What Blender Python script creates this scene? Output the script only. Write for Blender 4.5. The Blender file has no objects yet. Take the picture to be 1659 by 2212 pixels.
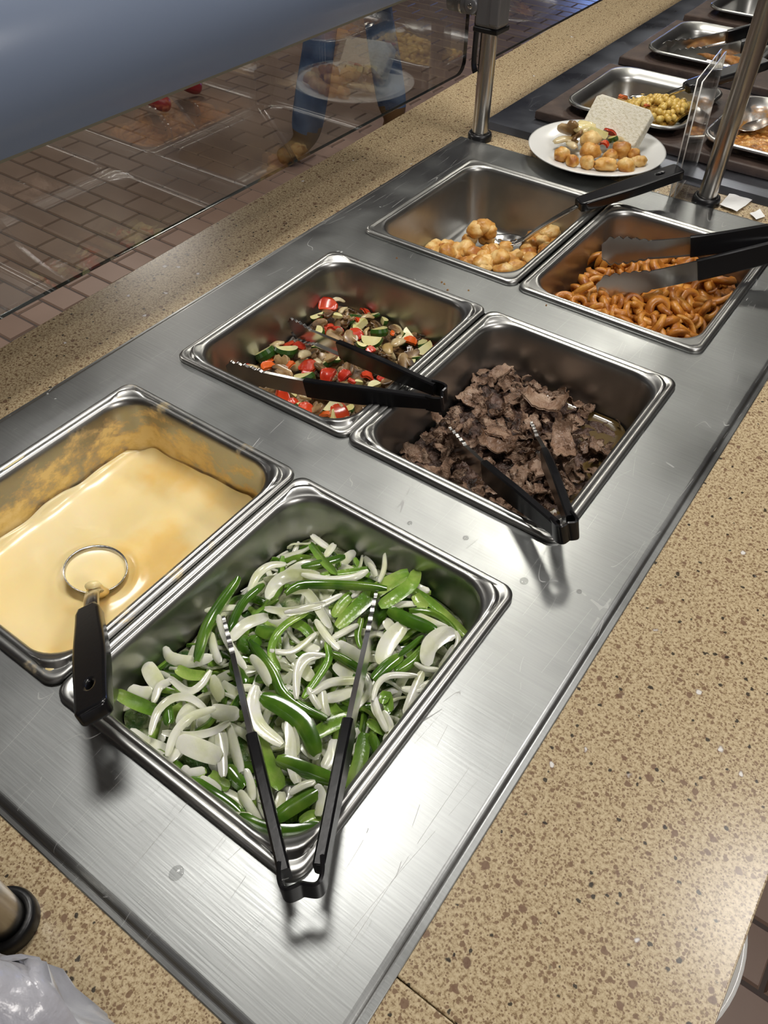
import bpy, math, random
import numpy as np
from mathutils import Vector, Matrix, noise

# ---------------------------------------------------------------- camera
scene = bpy.context.scene
COL = scene.collection
W, H, F = 1659, 2212, 1703.29
CAM = np.array([0.424394, -0.123119, 0.598423])
ROT = np.array([[0.81394828, 0.5808382, 0.01073246],
                [0.430383, -0.59049561, -0.68270448],
                [-0.39020337, 0.5603052, -0.73061577]])      # rows: right, down, forward
cd = bpy.data.cameras.new('camera')
cd.sensor_fit = 'VERTICAL'; cd.sensor_height = 36.0; cd.lens = F / H * 36.0
cd.clip_start = 0.01; cd.clip_end = 60
cam = bpy.data.objects.new('camera', cd); COL.objects.link(cam)
mw = Matrix.Identity(4)
for i in range(3):
    mw[i][0] = ROT[0][i]; mw[i][1] = -ROT[1][i]; mw[i][2] = -ROT[2][i]; mw[i][3] = CAM[i]
cam.matrix_world = mw
scene.camera = cam

def at(px, py, v, ax=2):
    """point of the place seen at a photo pixel, on the plane (axis ax) = v"""
    d = ROT.T @ np.array([(px - W / 2) / F, (py - H / 2) / F, 1.0])
    return Vector(CAM + (v - CAM[ax]) / d[ax] * d)

# ---------------------------------------------------------------- world, exposure, lights
vs = scene.view_settings
vs.view_transform = 'Standard'; vs.look = 'None'; vs.gamma = 1.0; vs.use_curve_mapping = False
vs.exposure = 0.06
world = bpy.data.worlds.new('world'); scene.world = world; world.use_nodes = True
world.node_tree.nodes['Background'].inputs[0].default_value = (0.9, 0.95, 1.0, 1)
world.node_tree.nodes['Background'].inputs[1].default_value = 0.06

CEIL = 1.90; FLOOR = -0.90
# (x, y, size x, size y, watts, colour) : lamps under the ceiling, each gets a fixture housing below
LAMPS = [(-0.42, 0.70, 0.46, 0.46, 19.5, (1.0, 0.97, 0.92)),
         (-0.50, 2.05, 0.34, 0.34, 14, (1.0, 0.96, 0.86)),
         (-0.62, 3.75, 0.34, 0.34, 14, (1.0, 0.96, 0.86)),
         (0.98, 1.10, 0.34, 0.34, 13, (1.0, 0.96, 0.92)),
         (-3.40, -0.80, 0.60, 0.60, 48, (1.0, 0.94, 0.86)),  # unseen lamp, added to brighten the aisle floor
         (-4.00, 3.20, 0.60, 0.60, 34, (1.0, 0.94, 0.86)),  # likewise added for the aisle floor, farther along
         (2.40, -0.5, 0.60, 0.60, 40, (1.0, 0.95, 0.90))]  # unseen lamp, added to brighten the low plate and near floor
for i, (x, y, sx, sy, p, c) in enumerate(LAMPS):
    ld = bpy.data.lights.new('ceiling_lamp_light', 'AREA')
    ld.shape = 'RECTANGLE'; ld.size = sx; ld.size_y = sy; ld.energy = p; ld.color = c
    lo = bpy.data.objects.new('ceiling_lamp_light', ld); COL.objects.link(lo)
    lo.location = (x, y, CEIL - 0.035)
ld = bpy.data.lights.new('blue_floor_light', 'AREA')          # unseen blue source, added to tint the floor across the aisle
ld.size = 0.8; ld.size_y = 0.3; ld.shape = 'RECTANGLE'; ld.energy = 40; ld.color = (0.25, 0.4, 1.0)
lo = bpy.data.objects.new('blue_floor_light', ld); COL.objects.link(lo)
lo.location = (-2.4, 7.6, -0.22); lo.rotation_euler = Vector((0.2, -0.75, -0.45)).to_track_quat('-Z', 'Y').to_euler()

# ---------------------------------------------------------------- materials
def mat(name):
    m = bpy.data.materials.new(name); m.use_nodes = True
    return m, m.node_tree.nodes, m.node_tree.links, m.node_tree.nodes['Principled BSDF']
def simple(name, col, rough=0.5, metal=0.0, spec=0.5, sss=0.0, sssr=(0.01, 0.01, 0.01), coat=0.0, trans=0.0,
           bump=None, mottle=None, bdist=0.002):
    m, n, l, b = mat(name)
    b.inputs['Base Color'].default_value = (*col, 1)
    b.inputs['Roughness'].default_value = rough; b.inputs['Metallic'].default_value = metal
    b.inputs['Specular IOR Level'].default_value = spec
    if sss:
        b.inputs['Subsurface Weight'].default_value = sss; b.inputs['Subsurface Radius'].default_value = sssr
        b.inputs['Subsurface Scale'].default_value = 1.0
    b.inputs['Coat Weight'].default_value = coat; b.inputs['Coat Roughness'].default_value = 0.12
    b.inputs['Transmission Weight'].default_value = trans
    tc = n.new('ShaderNodeTexCoord')
    if mottle:                                                # (scale, [(pos, colour)...], detail)
        t = n.new('ShaderNodeTexNoise'); t.inputs['Scale'].default_value = mottle[0]; t.inputs['Detail'].default_value = 5
        oi = n.new('ShaderNodeObjectInfo'); ad = n.new('ShaderNodeVectorMath'); ad.operation = 'ADD'
        l.new(tc.outputs['Object'], ad.inputs[0])
        ml = n.new('ShaderNodeMath'); ml.operation = 'MULTIPLY'; ml.inputs[1].default_value = 7.0
        l.new(oi.outputs['Random'], ml.inputs[0]); l.new(ml.outputs[0], ad.inputs[1]); l.new(ad.outputs[0], t.inputs['Vector'])
        r = n.new('ShaderNodeValToRGB')
        while len(r.color_ramp.elements) < len(mottle[1]): r.color_ramp.elements.new(0.5)
        for e, (p, c) in zip(r.color_ramp.elements, mottle[1]): e.position = p; e.color = (*c, 1)
        l.new(t.outputs['Fac'], r.inputs[0]); l.new(r.outputs[0], b.inputs['Base Color'])
    if bump:                                                  # (scale, strength)
        t2 = n.new('ShaderNodeTexNoise'); t2.inputs['Scale'].default_value = bump[0]; t2.inputs['Detail'].default_value = 4
        l.new(tc.outputs['Object'], t2.inputs['Vector'])
        bp = n.new('ShaderNodeBump'); bp.inputs['Strength'].default_value = bump[1]; bp.inputs['Distance'].default_value = bdist
        l.new(t2.outputs['Fac'], bp.inputs['Height']); l.new(bp.outputs[0], b.inputs['Normal'])
    return m

def steel(name, col=(0.60, 0.60, 0.58), rough=0.26, scratch=0.0, grain=(220, 6, 220), film=None, var=0.10):
    m, n, l, b = mat(name)
    b.inputs['Metallic'].default_value = 1.0
    tc = n.new('ShaderNodeTexCoord')
    mp = n.new('ShaderNodeMapping'); mp.inputs['Scale'].default_value = grain; l.new(tc.outputs['Object'], mp.inputs[0])
    g = n.new('ShaderNodeTexNoise'); g.inputs['Scale'].default_value = 1.0; g.inputs['Detail'].default_value = 3; l.new(mp.outputs[0], g.inputs['Vector'])
    big = n.new('ShaderNodeTexNoise'); big.inputs['Scale'].default_value = 9.0; big.inputs['Detail'].default_value = 4
    l.new(tc.outputs['Object'], big.inputs['Vector'])
    mr = n.new('ShaderNodeMapRange'); mr.inputs[1].default_value = 0.3; mr.inputs[2].default_value = 0.7
    mr.inputs[3].default_value = rough - var * 0.5; mr.inputs[4].default_value = rough + var
    l.new(big.outputs['Fac'], mr.inputs[0])
    rgh = mr.outputs[0]
    cr = n.new('ShaderNodeMixRGB'); cr.inputs[1].default_value = (*[c * 0.86 for c in col], 1); cr.inputs[2].default_value = (*[min(1, c * 1.1) for c in col], 1)
    l.new(g.outputs['Fac'], cr.inputs[0]); colr = cr.outputs[0]
    bp = n.new('ShaderNodeBump'); bp.inputs['Strength'].default_value = 0.12; bp.inputs['Distance'].default_value = 0.0006
    l.new(g.outputs['Fac'], bp.inputs['Height']); nrm = bp.outputs[0]
    if scratch:
        acc = None
        for k, (sc, dist, wd) in enumerate(((11, 0.0, 0.0009), (19, 0.0, 0.0011), (31, 0.0, 0.0016))):
            m2 = n.new('ShaderNodeMapping'); m2.inputs['Rotation'].default_value = (0, 0, 0.5 + 1.1 * k); m2.inputs['Scale'].default_value = (1, 0.12, 1)
            l.new(tc.outputs['Object'], m2.inputs[0])
            s = n.new('ShaderNodeTexNoise'); s.inputs['Scale'].default_value = sc; s.inputs['Detail'].default_value = 0.0; s.inputs['Distortion'].default_value = dist
            l.new(m2.outputs[0], s.inputs['Vector'])
            a = n.new('ShaderNodeMath'); a.operation = 'SUBTRACT'; a.inputs[1].default_value = 0.5; l.new(s.outputs['Fac'], a.inputs[0])
            a2 = n.new('ShaderNodeMath'); a2.operation = 'ABSOLUTE'; l.new(a.outputs[0], a2.inputs[0])
            a3 = n.new('ShaderNodeMath'); a3.operation = 'LESS_THAN'; a3.inputs[1].default_value = wd; l.new(a2.outputs[0], a3.inputs[0])
            gate = n.new('ShaderNodeTexNoise'); gate.inputs['Scale'].default_value = 17 + 9 * k; l.new(tc.outputs['Object'], gate.inputs['Vector'])
            gt = n.new('ShaderNodeMath'); gt.operation = 'GREATER_THAN'; gt.inputs[1].default_value = 0.52; l.new(gate.outputs['Fac'], gt.inputs[0])
            mu = n.new('ShaderNodeMath'); mu.operation = 'MULTIPLY'; l.new(a3.outputs[0], mu.inputs[0]); l.new(gt.outputs[0], mu.inputs[1])
            if acc is None: acc = mu.outputs[0]
            else:
                mx = n.new('ShaderNodeMath'); mx.operation = 'MAXIMUM'; l.new(acc, mx.inputs[0]); l.new(mu.outputs[0], mx.inputs[1]); acc = mx.outputs[0]
        sm = n.new('ShaderNodeMath'); sm.operation = 'MULTIPLY'; sm.inputs[1].default_value = scratch; l.new(acc, sm.inputs[0])
        ar = n.new('ShaderNodeMath'); ar.operation = 'ADD'; l.new(rgh, ar.inputs[0]); l.new(sm.outputs[0], ar.inputs[1]); rgh = ar.outputs[0]
        c2 = n.new('ShaderNodeMixRGB'); c2.inputs[2].default_value = (0.86, 0.86, 0.84, 1); l.new(sm.outputs[0], c2.inputs[0]); l.new(colr, c2.inputs[1]); colr = c2.outputs[0]
    l.new(nrm, b.inputs['Normal'])
    if film:                                                  # sauce dried on the inside walls: (colours, z low, z high)
        sx = n.new('ShaderNodeSeparateXYZ'); l.new(tc.outputs['Object'], sx.inputs[0])
        t = n.new('ShaderNodeTexNoise'); t.inputs['Scale'].default_value = 24; t.inputs['Detail'].default_value = 7; t.inputs['Roughness'].default_value = 0.62
        mp3 = n.new('ShaderNodeMapping'); mp3.inputs['Scale'].default_value = (1, 1, 1.6); l.new(tc.outputs['Object'], mp3.inputs[0]); l.new(mp3.outputs[0], t.inputs['Vector'])
        hr = n.new('ShaderNodeMapRange'); hr.inputs[1].default_value = film[1]; hr.inputs[2].default_value = film[2]
        hr.inputs[3].default_value = 0.55; hr.inputs[4].default_value = -0.20; l.new(sx.outputs[2], hr.inputs[0])
        ad = n.new('ShaderNodeMath'); ad.operation = 'ADD'; nm = n.new('ShaderNodeMath'); nm.operation = 'MULTIPLY_ADD'; nm.inputs[1].default_value = 3.0; nm.inputs[2].default_value = -1.0; l.new(t.outputs['Fac'], nm.inputs[0])
        l.new(hr.outputs[0], ad.inputs[0]); l.new(nm.outputs[0], ad.inputs[1])
        fr = n.new('ShaderNodeMapRange'); fr.inputs[1].default_value = 0.50; fr.inputs[2].default_value = 0.95; l.new(ad.outputs[0], fr.inputs[0])
        ramp = n.new('ShaderNodeValToRGB'); ramp.color_ramp.elements[0].color = (*film[0][0], 1); ramp.color_ramp.elements[1].color = (*film[0][1], 1)
        ramp.color_ramp.elements[0].position = 0.36; ramp.color_ramp.elements[1].position = 0.62
        l.new(t.outputs['Fac'], ramp.inputs[0])
        c3 = n.new('ShaderNodeMixRGB'); l.new(fr.outputs[0], c3.inputs[0]); l.new(colr, c3.inputs[1]); l.new(ramp.outputs[0], c3.inputs[2]); colr = c3.outputs[0]
        mt = n.new('ShaderNodeMath'); mt.operation = 'SUBTRACT'; mt.inputs[0].default_value = 1.0; l.new(fr.outputs[0], mt.inputs[1]); l.new(mt.outputs[0], b.inputs['Metallic'])
    l.new(colr, b.inputs['Base Color']); l.new(rgh, b.inputs['Roughness'])
    return m

def quartz():
    m, n, l, b = mat('speckled_quartz')
    tc = n.new('ShaderNodeTexCoord')
    base = n.new('ShaderNodeTexNoise'); base.inputs['Scale'].default_value = 330; base.inputs['Detail'].default_value = 4; base.inputs['Roughness'].default_value = 0.75
    l.new(tc.outputs['Object'], base.inputs['Vector'])
    r = n.new('ShaderNodeValToRGB'); e = r.color_ramp.elements
    e[0].position = 0.38; e[0].color = (0.22, 0.145, 0.075, 1); e[1].position = 0.60; e[1].color = (0.56, 0.455, 0.29, 1)
    k = r.color_ramp.elements.new(0.47); k.color = (0.44, 0.34, 0.20, 1)
    l.new(base.outputs['Fac'], r.inputs[0]); col = r.outputs[0]
    for sc, thr, keep, colour, rnd in ((420, 0.30, 0.5, (0.20, 0.125, 0.07), 1.0), (240, 0.28, 0.45, (0.21, 0.13, 0.075), 1.0), (140, 0.25, 0.28, (0.19, 0.115, 0.065), 1.0), (85, 0.22, 0.20, (0.18, 0.105, 0.065), 1.0), (55, 0.15, 0.11, (0.15, 0.085, 0.055), 1.0),
                                  (130, 0.19, 0.16, (0.012, 0.010, 0.009), 1.0), (70, 0.12, 0.10, (0.012, 0.010, 0.009), 1.0), (55, 0.12, 0.06, (0.80, 0.78, 0.74), 1.0)):
        mp = n.new('ShaderNodeMapping'); mp.inputs['Location'].default_value = (sc * 0.37, sc * 0.11, 0.3); l.new(tc.outputs['Object'], mp.inputs[0])
        wob = n.new('ShaderNodeTexNoise'); wob.inputs['Scale'].default_value = sc * 1.6; l.new(mp.outputs[0], wob.inputs['Vector'])
        mixv = n.new('ShaderNodeMixRGB'); mixv.blend_type = 'ADD'; mixv.inputs[0].default_value = 0.55 / sc
        l.new(mp.outputs[0], mixv.inputs[1]); l.new(wob.outputs['Color'], mixv.inputs[2])
        v = n.new('ShaderNodeTexVoronoi'); v.inputs['Scale'].default_value = sc; v.inputs['Randomness'].default_value = rnd
        l.new(mixv.outputs[0], v.inputs['Vector'])
        lt = n.new('ShaderNodeMapRange'); lt.inputs[1].default_value = thr; lt.inputs[2].default_value = thr + 0.06; lt.inputs[3].default_value = 1; lt.inputs[4].default_value = 0
        l.new(v.outputs['Distance'], lt.inputs[0])
        sp = n.new('ShaderNodeSeparateColor'); l.new(v.outputs['Color'], sp.inputs[0])
        kp = n.new('ShaderNodeMath'); kp.operation = 'LESS_THAN'; kp.inputs[1].default_value = keep; l.new(sp.outputs[0], kp.inputs[0])
        mu = n.new('ShaderNodeMath'); mu.operation = 'MULTIPLY'; l.new(lt.outputs[0], mu.inputs[0]); l.new(kp.outputs[0], mu.inputs[1])
        mu2 = n.new('ShaderNodeMath'); mu2.operation = 'MULTIPLY'; mu2.inputs[1].default_value = 0.9; l.new(mu.outputs[0], mu2.inputs[0])
        mx = n.new('ShaderNodeMixRGB'); mx.inputs[2].default_value = (*colour, 1); l.new(mu2.outputs[0], mx.inputs[0]); l.new(col, mx.inputs[1]); col = mx.outputs[0]
    l.new(col, b.inputs['Base Color'])
    b.inputs['Roughness'].default_value = 0.25; b.inputs['Specular IOR Level'].default_value = 0.5
    return m

def thin_glass(name, tint=(0.93, 0.95, 0.94), smudge=0.05, ior=1.5, rough=0.0):
    m, n, l, b = mat(name); n.remove(b)
    out = n['Material Output']
    tr = n.new('ShaderNodeBsdfTransparent'); tr.inputs[0].default_value = (*tint, 1)
    gl = n.new('ShaderNodeBsdfGlossy'); gl.inputs['Roughness'].default_value = rough
    fr = n.new('ShaderNodeFresnel')
    ge = n.new('ShaderNodeNewGeometry'); io = n.new('ShaderNodeMapRange'); io.inputs[3].default_value = ior; io.inputs[4].default_value = 1 / ior   # same reflectance from either side of the sheet
    l.new(ge.outputs['Backfacing'], io.inputs[0]); l.new(io.outputs[0], fr.inputs[0])
    mx = n.new('ShaderNodeMixShader'); l.new(fr.outputs[0], mx.inputs[0]); l.new(tr.outputs[0], mx.inputs[1]); l.new(gl.outputs[0], mx.inputs[2])
    df = n.new('ShaderNodeBsdfDiffuse'); df.inputs[0].default_value = (0.75, 0.72, 0.68, 1)
    tc = n.new('ShaderNodeTexCoord'); mp = n.new('ShaderNodeMapping'); mp.inputs['Scale'].default_value = (5, 5, 9); l.new(tc.outputs['Object'], mp.inputs[0])
    ns = n.new('ShaderNodeTexNoise'); ns.inputs['Scale'].default_value = 1.6; ns.inputs['Detail'].default_value = 6; l.new(mp.outputs[0], ns.inputs['Vector'])
    mr = n.new('ShaderNodeMapRange'); mr.inputs[1].default_value = 0.45; mr.inputs[2].default_value = 0.75; mr.inputs[3].default_value = 0; mr.inputs[4].default_value = smudge; l.new(ns.outputs['Fac'], mr.inputs[0])
    m2 = n.new('ShaderNodeMixShader'); l.new(mr.outputs[0], m2.inputs[0]); l.new(mx.outputs[0], m2.inputs[1]); l.new(df.outputs[0], m2.inputs[2])
    l.new(m2.outputs[0], out.inputs[0])
    return m

M = {}
M['deck'] = steel('brushed_deck_steel', (0.345, 0.355, 0.35), 0.345, scratch=0.40, grain=(16, 420, 16))
M['deck_dark'] = steel('dull_deck_steel', (0.30, 0.32, 0.37), 0.30, scratch=0.15, grain=(20, 160, 20))
M['pan'] = steel('pressed_pan_steel', (0.40, 0.40, 0.385), 0.33, scratch=0.0, grain=(40, 40, 40), var=0.06)
M['pan_cheese'] = steel('cheese_stained_pan_steel', (0.40, 0.40, 0.385), 0.33, grain=(40, 40, 40), film=(((0.66, 0.40, 0.05), (0.88, 0.66, 0.28)), -0.060, 0.002))
M['pan_curry'] = steel('curry_stained_pan_steel', (0.72, 0.71, 0.68), 0.30, grain=(40, 40, 40), film=(((0.22, 0.09, 0.015), (0.50, 0.24, 0.05)), -0.02, 0.042))
M['chrome'] = steel('polished_steel', (0.62, 0.62, 0.60), 0.16, grain=(30, 30, 300), var=0.04)
M['post'] = steel('brushed_post_steel', (0.52, 0.50, 0.47), 0.24, grain=(200, 200, 3), var=0.04)
M['tong'] = steel('tong_steel', (0.60, 0.59, 0.57), 0.2, grain=(30, 30, 30), var=0.05)
M['clamp'] = simple('grey_cast_metal', (0.20, 0.20, 0.21), 0.38, metal=0.6)
M['black'] = simple('black_plastic', (0.006, 0.006, 0.007), 0.24, spec=0.5, bump=(260, 0.03))
M['rubber'] = simple('black_rubber', (0.008, 0.008, 0.009), 0.35)
M['quartz'] = quartz()
M['glass'] = thin_glass('clear_guard_glass', (0.86, 0.87, 0.85), 0.05, ior=2.0)
M['glass_edge'] = simple('dark_glass_edge', (0.012, 0.02, 0.018), 0.08, coat=0.5)
M['acrylic'] = thin_glass('clear_acrylic', (0.88, 0.88, 0.88), 0.10, ior=1.8, rough=0.03)
M['acrylic_edge'] = simple('painted_acrylic_glint', (0.75, 0.74, 0.70), 0.15, coat=0.5)  # pale colour paints the light caught along the cut edges
M['hood'] = simple('blue_grey_enamel', (0.155, 0.19, 0.265), 0.24, coat=0.25, bump=(40, 0.02))
M['trim'] = simple('olive_trim_strip', (0.16, 0.15, 0.11), 0.5)
M['laminate'] = simple('dark_laminate', (0.10, 0.075, 0.055), 0.5)
M['tile'] = simple('quarry_tile', (0.20, 0.14, 0.12), 0.42, bump=(60, 0.15), mottle=(3.0, [(0.3, (0.23, 0.155, 0.118)), (0.7, (0.30, 0.205, 0.16))]))
M['grout'] = simple('dark_grout', (0.085, 0.065, 0.058), 0.85)
M['ceil'] = simple('ceiling_panel', (0.24, 0.235, 0.225), 0.9)
M['wall'] = simple('beige_wall_paint', (0.23, 0.20, 0.165), 0.8)
M['white'] = simple('white_ceramic', (0.80, 0.80, 0.77), 0.18, coat=0.3)
M['lampwhite'] = simple('white_lamp_housing', (0.7, 0.7, 0.7), 0.4)
M['paper'] = simple('white_paper', (0.78, 0.78, 0.77), 0.6)
M['ink'] = simple('grey_print', (0.12, 0.12, 0.13), 0.6)
M['bag'] = simple('cloudy_plastic_film', (0.42, 0.42, 0.46), 0.30, trans=0.0, spec=0.5, coat=0.25, bump=(70, .35), bdist=.006)
M['board'] = simple('dark_brown_composite', (0.055, 0.034, 0.026), 0.55, bump=(160, 0.4), mottle=(30, [(0.3, (0.035, 0.022, 0.018)), (0.7, (0.085, 0.055, 0.042))]))
M['onion'] = simple('sliced_onion', (0.80, 0.80, 0.62), 0.22, sss=0.5, sssr=(0.008, 0.009, 0.005), coat=0.3, bump=(160, .15), mottle=(40, [(0.3, (0.70, 0.74, 0.42)), (0.5, (0.84, 0.87, 0.63)), (0.7, (0.89, 0.90, 0.74))]))
M['pepper_skin'] = simple('green_pepper_skin', (0.06, 0.20, 0.015), 0.14, coat=0.6, bump=(90, .08), mottle=(30, [(0.3, (0.030, 0.088, 0.008)), (0.5, (0.062, 0.155, 0.012)), (0.7, (0.15, 0.26, 0.03))]))
M['pepper_flesh'] = simple('green_pepper_flesh', (0.22, 0.42, 0.06), 0.20, sss=0.15, sssr=(0.004, 0.006, 0.001), coat=0.4, bump=(260, 0.25), mottle=(34, [(0.3, (0.10, 0.24, 0.02)), (0.5, (0.21, 0.37, 0.05)), (0.7, (0.38, 0.50, 0.12))]))
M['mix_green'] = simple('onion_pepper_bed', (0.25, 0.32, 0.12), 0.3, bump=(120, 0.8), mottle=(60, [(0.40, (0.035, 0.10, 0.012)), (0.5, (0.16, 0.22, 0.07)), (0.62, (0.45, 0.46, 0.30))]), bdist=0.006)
M['cheese'] = simple('cheese_sauce', (0.86, 0.60, 0.22), 0.28, sss=0.25, sssr=(0.01, 0.006, 0.002), coat=0.25, bump=(30, 0.06), mottle=(9, [(0.30, (0.92, 0.62, 0.20)), (0.42, (0.95, 0.75, 0.36)), (0.7, (0.96, 0.80, 0.47))]))
M['red'] = simple('red_pepper', (0.60, 0.03, 0.012), 0.26, coat=0.25, mottle=(25, [(0.3, (0.42, 0.012, 0.008)), (0.7, (0.66, 0.07, 0.014))]))
M['orange'] = simple('orange_red_pepper', (0.72, 0.12, 0.015), 0.2, coat=0.5)
M['zuc'] = simple('zucchini_flesh', (0.72, 0.66, 0.26), 0.3, sss=0.2, sssr=(0.004, 0.004, 0.001), coat=0.3, mottle=(60, [(0.3, (0.60, 0.54, 0.17)), (0.7, (0.80, 0.75, 0.42))]))
M['zucskin'] = simple('zucchini_skin', (0.03, 0.085, 0.012), 0.25, coat=0.4)
M['mush'] = simple('cooked_mushroom', (0.25, 0.15, 0.07), 0.28, coat=0.35, mottle=(50, [(0.36, (0.040, 0.020, 0.008)), (0.5, (0.20, 0.11, 0.040)), (0.68, (0.44, 0.30, 0.14))]))
M['conion'] = simple('cooked_onion', (0.60, 0.47, 0.24), 0.25, sss=0.2, sssr=(0.005, 0.004, 0.002), coat=0.4, mottle=(40, [(0.3, (0.42, 0.28, 0.10)), (0.7, (0.70, 0.60, 0.38))]))
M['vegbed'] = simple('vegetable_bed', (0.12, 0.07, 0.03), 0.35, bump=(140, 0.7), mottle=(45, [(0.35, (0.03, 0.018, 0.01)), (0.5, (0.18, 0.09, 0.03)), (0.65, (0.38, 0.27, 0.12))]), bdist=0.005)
M['beef'] = simple('shaved_beef', (0.13, 0.075, 0.055), 0.40, coat=0.12, bump=(380, 0.9), mottle=(42, [(0.32, (0.11, 0.055, 0.028)), (0.5, (0.27, 0.16, 0.10)), (0.68, (0.44, 0.31, 0.22))]), bdist=0.003)
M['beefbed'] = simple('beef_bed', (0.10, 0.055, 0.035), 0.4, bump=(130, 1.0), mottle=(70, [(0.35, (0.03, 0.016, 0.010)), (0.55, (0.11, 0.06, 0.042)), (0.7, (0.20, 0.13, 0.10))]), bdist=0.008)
M['broth'] = simple('beef_broth', (0.13, 0.085, 0.03), 0.08, coat=0.5)
M['fry'] = simple('seasoned_fry', (0.50, 0.19, 0.025), 0.38, mottle=(55, [(0.30, (0.27, 0.075, 0.008)), (0.5, (0.50, 0.185, 0.022)), (0.72, (0.66, 0.33, 0.06))]), bump=(300, 0.35), coat=0.15)
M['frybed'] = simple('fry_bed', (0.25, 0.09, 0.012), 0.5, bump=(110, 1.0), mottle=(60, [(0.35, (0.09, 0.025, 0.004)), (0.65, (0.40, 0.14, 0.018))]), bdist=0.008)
M['tot'] = simple('golden_breading', (0.62, 0.34, 0.08), 0.48, mottle=(50, [(0.34, (0.36, 0.12, 0.015)), (0.47, (0.60, 0.30, 0.06)), (0.62, (0.80, 0.57, 0.24))]), bump=(260, 0.5), coat=0.1)
M['crumb'] = simple('breading_crumbs', (0.40, 0.20, 0.06), 0.6, bump=(150, 0.9), mottle=(70, [(0.35, (0.20, 0.08, 0.02)), (0.65, (0.56, 0.34, 0.12))]), bdist=0.006)
M['bread'] = simple('white_bread', (0.76, 0.72, 0.58), 0.85, bump=(420, 0.5), mottle=(160, [(0.34, (0.62, 0.57, 0.42)), (0.5, (0.76, 0.72, 0.59)), (0.7, (0.82, 0.79, 0.69))]), bdist=0.002)
M['sauce_w'] = simple('pale_cheese_drizzle', (0.80, 0.68, 0.34), 0.2, coat=0.4)
M['chick'] = simple('curried_chickpea', (0.66, 0.43, 0.08), 0.32, coat=0.2, mottle=(40, [(0.3, (0.52, 0.30, 0.04)), (0.7, (0.74, 0.55, 0.16))]))
M['chickbed'] = simple('chickpea_bed', (0.40, 0.22, 0.03), 0.4, bump=(150, 0.8), mottle=(60, [(0.35, (0.20, 0.09, 0.01)), (0.65, (0.55, 0.36, 0.07))]), bdist=0.004)
M['tomato'] = simple('tomato_chunk', (0.66, 0.16, 0.05), 0.25, coat=0.3)
M['curry'] = simple('orange_curry', (0.50, 0.20, 0.03), 0.28, coat=0.3, bump=(120, 0.9), mottle=(60, [(0.33, (0.18, 0.06, 0.008)), (0.5, (0.48, 0.19, 0.03)), (0.68, (0.72, 0.42, 0.13))]), bdist=0.006)
M['rice'] = simple('white_rice', (0.78, 0.76, 0.66), 0.5, bump=(300, 1.0), bdist=0.004)
M['fish'] = simple('fried_fillet', (0.46, 0.20, 0.05), 0.45, bump=(180, 0.8), mottle=(70, [(0.32, (0.24, 0.085, 0.015)), (0.55, (0.48, 0.22, 0.055)), (0.7, (0.66, 0.42, 0.17))]), bdist=0.003)
M['denim'] = simple('blue_denim', (0.055, 0.10, 0.22), 0.85, bump=(300, 0.3), mottle=(9, [(0.35, (0.03, 0.055, 0.13)), (0.65, (0.10, 0.17, 0.32))]))
M['tan'] = simple('tan_suede', (0.12, 0.062, 0.02), 0.8)
M['blackcloth'] = simple('dark_cloth', (0.012, 0.012, 0.016), 0.85)
M['redshoe'] = simple('red_leather', (0.36, 0.015, 0.03), 0.35)
M['skin'] = simple('skin', (0.50, 0.30, 0.20), 0.5, sss=0.1)
M['hair'] = simple('brown_hair', (0.03, 0.018, 0.01), 0.6)
M['water'] = thin_glass('water_droplet', (0.80, 0.80, 0.80), 0.0, ior=1.33)

# ---------------------------------------------------------------- helpers
def obj(name, me, parent=None, loc=None, rot=None):
    o = bpy.data.objects.new(name, me); COL.objects.link(o)
    if parent is not None: o.parent = parent
    if loc is not None: o.location = loc
    if rot is not None: o.rotation_euler = rot
    return o
def mesh(name, verts, faces, mats, smooth=True, idx=None):
    me = bpy.data.meshes.new(name)
    me.from_pydata([tuple(v) for v in verts], [], faces)
    for m in (mats if isinstance(mats, (list, tuple)) else [mats]): me.materials.append(M[m])
    if idx is not None: me.polygons.foreach_set('material_index', idx)
    if smooth: me.polygons.foreach_set('use_smooth', [True] * len(me.polygons))
    me.update()
    return me
def tag(o, label, cat, group=None, kind=None):
    o['label'] = label
    if cat: o['category'] = cat
    if group: o['group'] = group
    if kind: o['kind'] = kind
    return o
def empty(name, loc, label, cat, group=None):
    o = bpy.data.objects.new(name, None); COL.objects.link(o); o.location = loc; o.empty_display_size = 0.02
    return tag(o, label, cat, group)
def structure(o, label=None):
    o['kind'] = 'structure'
    if label: o['label'] = label
    return o
def box_vf(x0, x1, y0, y1, z0, z1, off=0):
    v = [(x0, y0, z0), (x1, y0, z0), (x1, y1, z0), (x0, y1, z0), (x0, y0, z1), (x1, y0, z1), (x1, y1, z1), (x0, y1, z1)]
    f = [(0, 3, 2, 1), (4, 5, 6, 7), (0, 1, 5, 4), (1, 2, 6, 5), (2, 3, 7, 6), (3, 0, 4, 7)]
    return v, [tuple(i + off for i in q) for q in f]
def boxes(name, lst, m, bevel=0.0):
    V, Fc = [], []
    for b in lst:
        v, f = box_vf(*b, off=len(V)); V += v; Fc += f
    me = mesh(name, V, Fc, m, smooth=False)
    return me
def bevel(o, w, seg=2):
    md = o.modifiers.new('bevel', 'BEVEL'); md.width = w; md.segments = seg; md.limit_method = 'ANGLE'; md.angle_limit = math.radians(40)
    return o
def rr(hx, hy, r, n=7):
    """rounded rectangle, 4*(n+1) points ccw, with weight of corner"""
    out = []
    for k, (sx, sy) in enumerate(((1, 1), (-1, 1), (-1, -1), (1, -1))):
        for i in range(n + 1):
            a = math.pi / 2 * (k + i / n)
            out.append((sx * (hx - r) + r * math.cos(a), sy * (hy - r) + r * math.sin(a), math.sin(math.pi * i / n)))
    return out
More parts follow.
